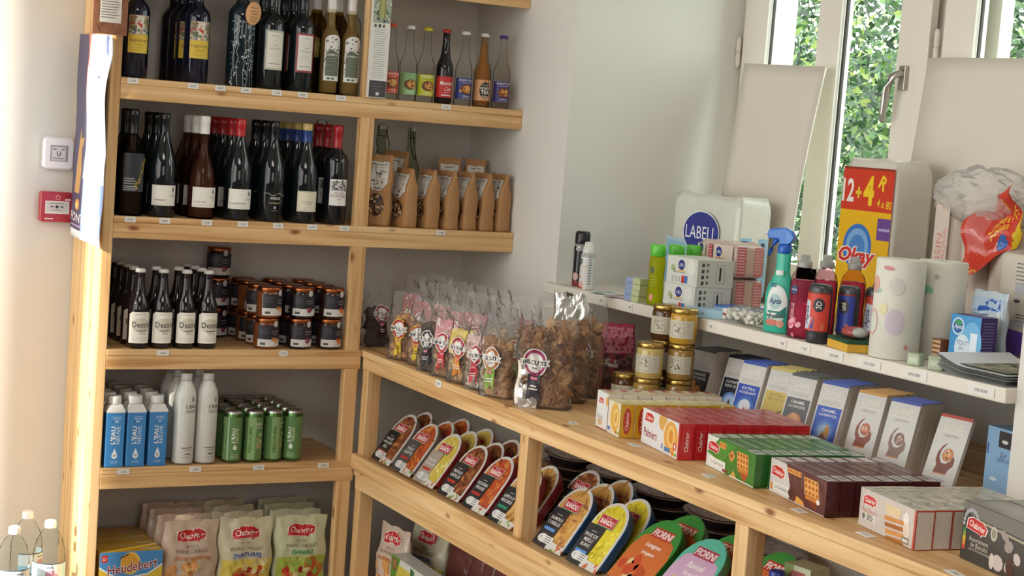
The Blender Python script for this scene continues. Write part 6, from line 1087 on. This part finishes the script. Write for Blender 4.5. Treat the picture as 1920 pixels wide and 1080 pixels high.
# ------------------------------------------------------------ ready-meal trays
FOOD = {'meat': ['#7a4024', '#94552c', '#a86a3a', '#5c2e1a', '#b9804c'], 'pasta': ['#c9964c', '#b07a3a', '#d9b06a', '#8e5c2e'], 'tom': ['#b04a24', '#c0602c', '#8a3a1c', '#d0843c'], 'pot': ['#cdb44c', '#d9c66a', '#c0a43a', '#e0d28c'], 'fish': ['#d9b88c', '#c99a6a', '#b9b88a', '#e0cda4'], 'rice': ['#d8c62c', '#c9b424', '#e6d84c', '#b9a41c']}
def tray(label, y, kind, rim, x=-.470, z=.452, lean=.62, rz=-PI/2, w_=.135, h=.178, bgc='#2a2a2e', lines_=('BOEUF', 'BOURGUIGNON'), green=True, group='ready meals leaning on the sloped shelf', blue=None, stripe='#b8342c', cardx=.0):
    t = thing('ready_meal', label, 'ready meal', (x, y, z), rz, group, tilt=(-lean, 0, rz)); R_ = w_/2
    def outline(r, n=16, bot=.012): return [(-r, bot), (r, bot)]+[(r*math.cos(PI*i/n), (h-R_)+r*math.sin(PI*i/n)) for i in range(n+1)]
    m = MB(); O = outline(R_); I = [(px*.80, .012+(pz-.012)*.88+.01) for px, pz in O]; n = len(O)
    V = [(px, 0, pz) for px, pz in O]+[(px, .004, pz) for px, pz in O]+[(px*.95, .005, pz) for px, pz in O]+[(px, .032, pz) for px, pz in I]
    F = [tuple(range(n))]+[(k*n+(i+1) % n, k*n+i, (k+1)*n+i, (k+1)*n+(i+1) % n) for k in range(3) for i in range(n)]+[tuple(range(4*n-1, 3*n-1, -1))]; m.add(V, F, lambda i: rim if i > 0 else '#d8d6d0', 'plastic'); part(m, 'tray', t)
    A = Art(); A.poly(outline(R_-.0015), '#cfcac2'); A.poly(outline(R_-.009, bot=.02), FOOD[kind][0]); rr = R_-.013
    ins = lambda a, b: (.02 < b < h-R_ and abs(a) < rr) or (b >= h-R_ and a*a+(b-h+R_)**2 < rr*rr)
    A.spots(70, -rr, .02, rr, h, .012, .0045, FOOD[kind], ins, 8); m = MB(); m.art(A, face((0, -.0004, 0))); part(m, 'film_print', t)
    A = Art(); A.poly([(-R_-.001, .0), (-R_*.10, .0), (R_*.02, h*.30), (R_*.06, h*.60), (-R_-.001, h*.60)], bgc); A.poly([(-R_*.10, .0), (R_+.001, .0), (R_+.001, h*.10), (-R_*.08, h*.13)], '#d6d2cc'); A.spots(8, .0, .0, R_, .018, .008, .004, ['#c8683c', '#dcd2c0', '#8aa04c'])
    for i, l in enumerate(lines_): A.text(l, -R_*.47, h*.44-i*.0135, .0095, '#dcdad4', w=min(.056, .0080*len(l)), bold=1)
    A.rect(-R_*.62, h*.50, -R_*.28, h*.51, '#b9b6ae'); A.rect(-R_*.86, h*.44-.014*len(lines_)-.008, -R_*.15, h*.44-.014*len(lines_), blue or stripe); A.ell(-R_*.56, .022, .022, .012, '#dcdad6'); A.rect(-R_*.5, .011, R_*.12, .032, '#dcdad6'); A.text('CF', -R_*.72, .022, .008, '#3a3a3e', w=.010); A.lines(-R_*.40, R_*.05, .028, 3, .006, '#4a4a4e', .0018)
    if green: A.rect(-R_*.62, h*.60, R_*.38, h*.625, '#3c7a3c')
    A.rect(-R_*.62, h*.615, R_*.40, h*.775, '#e6dcd6'); A.rect(-R_*.60, h*.62, R_*.38, h*.77, '#b4242c'); A.text('RANOU', -R_*.11, h*.685, .015, '#efe6e2', w=.056, bold=3); A.text('Monique', -R_*.11, h*.745, .005, '#efe6e2', w=.024)
    m = MB(); m.art(A.clip(-R_-.001, 0, R_+.001, h), face((0, -.0022, 0)), None, None, 'card'); m.box(-R_-.001, -R_*.10, -.0021, -.0012, 0, h*.60, bgc, 'card'); part(m, 'card_sleeve', t); return t
Y6 = [-.486, -.638, -.795, -.962, -1.118, -1.275]
tr = [tray('ready meal with black sleeve, first in the left lower bay beside the post', Y6[0], 'meat', '#a9a49c', bgc='#242428', lines_=('POULET', 'BASQUAISE', 'RIZ')),
      tray('ready meal with grey sleeve and orange stew, second in the left lower bay', Y6[1], 'tom', '#a9a49c', bgc='#4a4a4c', lines_=('BOEUF', 'CAROTTES')),
      tray('ready meal with pale mash and white rim, third in the left lower bay', Y6[2], 'pot', '#b03a3c', bgc='#a89a8e', lines_=('Hachis', 'Parmentier')),
      tray('ready meal of meat strips with red rim, fourth in the left lower bay', Y6[3], 'meat', '#a83440', bgc='#2c2c30', lines_=('TRIPOUX', 'LENTILLES')),
      tray('ready meal of pasta with dark sleeve, fifth in the left lower bay', Y6[4], 'tom', '#a83440', bgc='#2a2c30', lines_=('BOLOGNAISE', 'PENNES')),
      tray('ready meal of sliced vegetables, sixth and partly behind the middle post', Y6[5], 'pasta', '#a83440', bgc='#2a2c30', lines_=('LAPIN A LA', 'MOUTARDE'), stripe='#2f8a6a')]
for k, t in enumerate(tr):
    for r in (1,) if k in (0, 4, 5) else (1, 2): dup(t, (-.470+.055*r, Y6[k]+.006*r, .452+.0058*r), None, ['ready meal leaning behind the first', 'ready meal leaning behind the second', 'ready meal leaning behind the third', 'ready meal leaning behind the fourth', 'ready meal leaning behind the fifth', 'ready meal leaning behind the sixth'][k]+' front meal of the left bay', 'ready meals behind front meal '+'abcdef'[k])
ta = tray('ready meal with blue rim and salmon pasta, left front of the middle bay', -1.530, 'pasta', '#2a6ab0', z=.4525, lines_=('SAUMON A', "L'OSEILLE"), blue='#5a94d8', h=.185, w_=.14); tb_ = tray('blue-rimmed ready meal with yellow rice and fish, right of the salmon meal', -1.700, 'rice', '#2a6ab0', z=.4525, lines_=('PAVE DE', 'MERLU', 'BLANC'), blue='#5a94d8', h=.185, w_=.14)
dup(ta, (-.405, -1.525, .460), None, 'blue-rimmed ready meal leaning behind the salmon meal', 'blue-rimmed meals behind'); dup(ta, (-.345, -1.520, .4665), None, 'blue-rimmed ready meal leaning last behind the salmon meal', 'blue-rimmed meals behind'); dup(tb_, (-.405, -1.695, .460), None, 'blue-rimmed ready meal leaning behind the yellow rice meal')
tg = tray('green-rimmed meal in shade between the middle post and the salmon meal', -1.380, 'meat', '#2f8a6a', x=-.355, z=.4670, lines_=('POULET',))
def fior(label, y, c1, c2, c3, lines_, foodk, x=-.470):
    h = .190; w_ = .155; R_ = w_/2; t = thing('pasta_meal', label, 'ready meal', (x, y, .4680), -PI/2, 'round-topped pasta meals in the middle bay', tilt=(-.75, 0, -PI/2)); n = 16
    O = [(-R_, 0), (R_, 0)]+[(R_*math.cos(PI*i/n), (h-R_)+R_*math.sin(PI*i/n)) for i in range(n+1)]; q = len(O)
    m = MB(); V = [(a, 0, b) for a, b in O]+[(a*.9, .03, b*.94+.005) for a, b in O]; m.add(V, [tuple(range(q))]+[((i+1) % q, i, q+i, q+(i+1) % q) for i in range(q)]+[tuple(range(2*q-1, q-1, -1))], c1, 'card'); part(m, 'sleeve', t)
    A = Art(); A.poly([(a*.985, b*.99+.001) for a, b in O], c1); A.poly([(-R_*.98, .0), (R_*.98, 0), (R_*.98, h*.50), (R_*.80, h*.68), (-.0, h*.80), (-R_*.80, h*.68), (-R_*.98, h*.5)], c2); A.spots(10, -R_*.8, .0, R_*.8, .060, .022, .014, FOOD[foodk]+['#d9c28c', '#c04a2c'])
    A.rect(-.040, h*.70, .040, h*.84, c3); A.text('FIORINI', 0, h*.77, .019, '#efe8e2', w=.076, it=.15, bold=2)
    for i, l in enumerate(lines_): A.text(l, 0, h*.58-i*.022, .016-.004*i, '#efe8e2', w=.062-.012*i, it=.2, bold=1)
    m = MB(); m.art(A.clip(-R_, 0, R_, h), face((0, -.0004, 0)), None, None, 'card'); part(m, 'sleeve_print', t); return t
f1 = fior('orange and green lasagne meal with rounded top in the middle bay', -1.895, '#3c8a3c', '#c86a34', '#b8342c', ('Lasagnes', 'bolognaise'), 'tom'); f2 = fior('turquoise and pink ravioli meal with rounded top in the middle bay', -2.070, '#5cb8a0', '#c9a4c0', '#a8304c', ('Ravioli', 'boeuf'), 'pot')
dup(f1, (-.405, -1.890, .4755), None, 'green-topped pasta meal leaning behind the lasagne meal'); dup(f1, (-.405, -2.075, .4755), None, 'green-topped pasta meal leaning behind the ravioli meal'); dup(f1, (-.400, -2.235, .4765), None, 'green-topped pasta meal beside the right counter post')
# shallow oval trays lying flat at the back
def flat_tray(label, x, y, z, g):
    t = thing('foil_tray', label, 'tray', (x, y, z), rnd.uniform(-.1, .1), g, ); m = MB(); m.lathe([(.042, 0, '#2c2a2a'), (.050, .002, '#2c2a2a'), (.062, .024, '#4a3f38'), (.068, .026, '#7a665a'), (.067, .028, '#7a665a'), (.062, .0272, '#7a5644'), (.0005, .0268, '#7a5644')], 28, 'plastic', sy=1.6); part(m, 'tray', t)
    A = Art(); A.ell(0, 0, .056, .090, '#8a6450', 26); A.spots(26, -.04, -.06, .04, .06, .018, .006, ['#9c7660', '#6e4c3a', '#a8866e']); m = MB(); m.art(A, face((0, 0, .0284), (1, 0, 0), (0, 1, 0)), None, None, 'wrap'); part(m, 'lid_film', t); return t
for i, (x, y, n) in enumerate(((-.115, -1.02, 3), (-.115, -1.26, 3), (-.115, -1.50, 3), (-.115, -1.74, 3), (-.115, -1.98, 2))):
    t0 = flat_tray('top tray of the flat stack of dark oval trays, number %s from the left at the back' % ['one', 'two', 'three', 'four', 'five'][i], x, y, .4935+.029*(n-1), 'oval trays stacked flat'); t0['label'] = ['dark oval tray on the flat stack behind the middle post', 'dark oval tray on top of the flat stack behind the green-rimmed meal', 'dark oval tray on top of the flat stack behind the salmon meal', 'dark oval tray on top of the flat stack behind the rice meal', 'dark oval tray on top of the flat stack behind the ravioli meal'][i]
    for k in range(n-1): dup(t0, (x+rnd.uniform(-.004, .004), y+rnd.uniform(-.004, .004), .4935+.029*k), None, 'lower dark oval tray in one of the flat stacks at the back', 'lower oval trays')
# right bay: soup carton and blue-capped bottles
t = thing('soup_carton', 'pale green soup carton with red logo behind the right counter post', 'carton', (-.375, -2.425, .4655), -PI/2+.15); m = MB(); m.box(-.036, .036, -.028, .028, 0, .183, '#c4c8a4', 'card'); part(m, 'carton', t)
A = Art(); A.rect(-.036, 0, .036, .215, '#c9cda8'); A.rect(-.036, .14, -.01, .215, '#8aa060'); A.rect(-.018, .178, .022, .204, '#b05a5c'); A.text('Liebig', .002, .192, .010, '#e6d8d0', w=.030, bold=1); A.rect(-.028, .140, -.008, .172, '#7a9a3c'); A.ell(.012, .105, .024, .034, '#d4d6c0'); A.ell(.012, .102, .019, .026, '#a8a85c'); A.ell(.028, .16, .008, .012, '#a9b48a'); m = MB(); m.art(A.clip(-.036, .032, .036, .215), face((0, -.0282, -.032))); part(m, 'print', t)
def bcap(l, y):
    t = thing('juice_bottle', l, 'bottle', (-.440, y, .4585), 0, 'blue-capped bottles in the right bay'); m = MB(); c = '#4a4c44'; m.lathe([(.030, 0, c), (.034, .004, c), (.034, .095, c), (.028, .125, c), (.017, .149, c), (.0135, .160, c)], 22, 'glaze'); part(m, 'bottle', t)
    m = MB(); m.lathe([(.0155, .154, '#c9c9cc'), (.0165, .158, '#c9c9cc'), (.0165, .160, '#22348c'), (.0165, .176, '#22348c'), (.015, .1785, '#22348c')], 22, 'plastic'); part(m, 'cap', t, 'blue cap with white ring'); return t
j0 = bcap('blue-capped bottle in front of the soup carton', -2.450-.0); j0.location[1] = -2.412; dup(j0, (-.440, -2.505, .4585), 0, 'blue-capped bottle in the middle of the three in the right bay'); dup(j0, (-.440, -2.590, .4585), 0, 'blue-capped bottle furthest right in the right bay')

# ------------------------------------------------------------ bottom of the counter
toastbag('toast bag leaning beside the corner post under the sloped shelf', -.400, -.492, 'b', -1.45, .0212, .170, .225, 0, 'toast bags under the counter'); toastbag('shaded toast bag with red logo behind the leaning one', -.285, -.505, 'n', -1.35, .0212, .185, .235, 0, 'toast bags under the counter')
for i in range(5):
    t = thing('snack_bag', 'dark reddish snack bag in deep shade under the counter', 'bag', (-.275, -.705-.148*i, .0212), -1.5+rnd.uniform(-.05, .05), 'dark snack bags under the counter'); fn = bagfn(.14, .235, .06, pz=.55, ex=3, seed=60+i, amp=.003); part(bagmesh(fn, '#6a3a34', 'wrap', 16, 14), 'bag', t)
def cereal(l, x, y, rz, g='cereal boxes under the counter'):
    t = thing('cereal_box', l, 'box', (x, y, .0212), rz, g); L, T, H = .26, .055, .168; m = MB(); m.box(-L/2, L/2, -T/2, T/2, 0, H, '#cfcdc4', 'card'); part(m, 'box', t)
    A = Art(); A.rect(-L/2, 0, L/2, H, '#cbb94c'); A.rect(-L/2, H-.02, L/2, H, '#d2d0c8'); A.poly([(-.13, H), (-.06, H), (-.10, .09), (-.13, .08)], '#5c8a34'); A.poly([(-.118, .160), (-.086, .160), (-.088, .132), (-.104, .122), (-.118, .132)], '#8a4a2c'); A.lines(-.114, -.092, .152, 3, .008, '#d8c4a4', .002, .1); A.ell(-.010, .060, .110, .060, '#e0ddd2'); A.text('JORDANS', -.052, .088, .034, '#22242a', w=.12, bold=2); A.ell(.06, .145, .006, .006, '#3a3020'); A.poly([(.02, .165), (.05, .160), (.05, .130), (.035, .118), (.02, .13)], '#2f6a3a'); A.ell(-.01, .02, .06, .03, '#c99a4c')
    m = MB(); m.art(A.clip(-L/2, 0, L/2, H), face((0, -T/2-.0002, 0))); part(m, 'print', t); return t
q0 = cereal('white and yellow cereal box with farm label, left of the two under the counter', -.430, -.712, -PI/2-.04); dup(q0, (-.445, -.985, .0212), -PI/2-.10, 'white and yellow cereal box with farm label, nearer right one under the counter')
# ------------------------------------------------------------ water bottles on the floor at the left
def waterb(l, x, y, z=-.07):
    t = thing('water_bottle', l, 'bottle', (x, y, z), -.1, 'clear water bottles on the floor'); R_ = .046; H = .325; m = MB(); c = '#f6fafc'
    P = [(R_*.8, 0, c), (R_, .012, c)]
    for i in range(5): P += [(R_, .03+i*.02, c), (R_*.96, .037+i*.02, c), (R_, .044+i*.02, c)]
    P += [(R_, .205, c), (R_*.96, .212, c), (R_, .220, c), (R_*.97, .238, c), (R_*.80, .268, c), (R_*.5, .292, c), (.0145, .302, c), (.014, .312, c)]
    m.lathe(P, 28, 'clear'); part(m, 'bottle', t); m = MB(); m.lathe([(.0165, .304, '#eef2f4'), (.0168, .306, '#eef2f4'), (.0165, .322, '#eef2f4'), (.014, .325, '#eef2f4')], 22, 'plastic'); part(m, 'cap', t, 'white screw cap')
    m = MB(); m.lathe([(R_*.78, .004, '#eef6fa'), (R_*.96, .014, '#eef6fa'), (R_*.95, .20, '#eef6fa'), (R_*.93, .24, '#eef6fa'), (R_*.6, .275, '#eef6fa')], 24, 'liquid'); 
    A = Art(); A.rect(-.070, -.032, .070, .032, '#dfeaf2'); A.rect(-.070, .029, .070, .032, '#3a4c5c'); A.rect(-.070, -.032, .070, -.029, '#3a4c5c'); A.rect(-.070, -.029, -.020, -.005, '#9ccbe6'); A.poly([(-.02, -.016), (-.010, .010), (.012, .012), (.024, -.002), (.010, -.018)], '#c89ab0'); A.lines(-.012, .012, .020, 1, .01, '#7a8494', .004); A.rect(.040, -.029, .070, .029, '#9cd0ea')
    lab(t, A, R_+.0006, .175); return t
w0 = waterb('clear water bottle nearest to the shelving side', -1.405, -.250); dup(w0, (-1.445, -.130, -.07), .8, 'clear water bottle behind, against the back wall'); dup(w0, (-1.518, -.300, -.07), .3, 'clear water bottle at the far left edge')
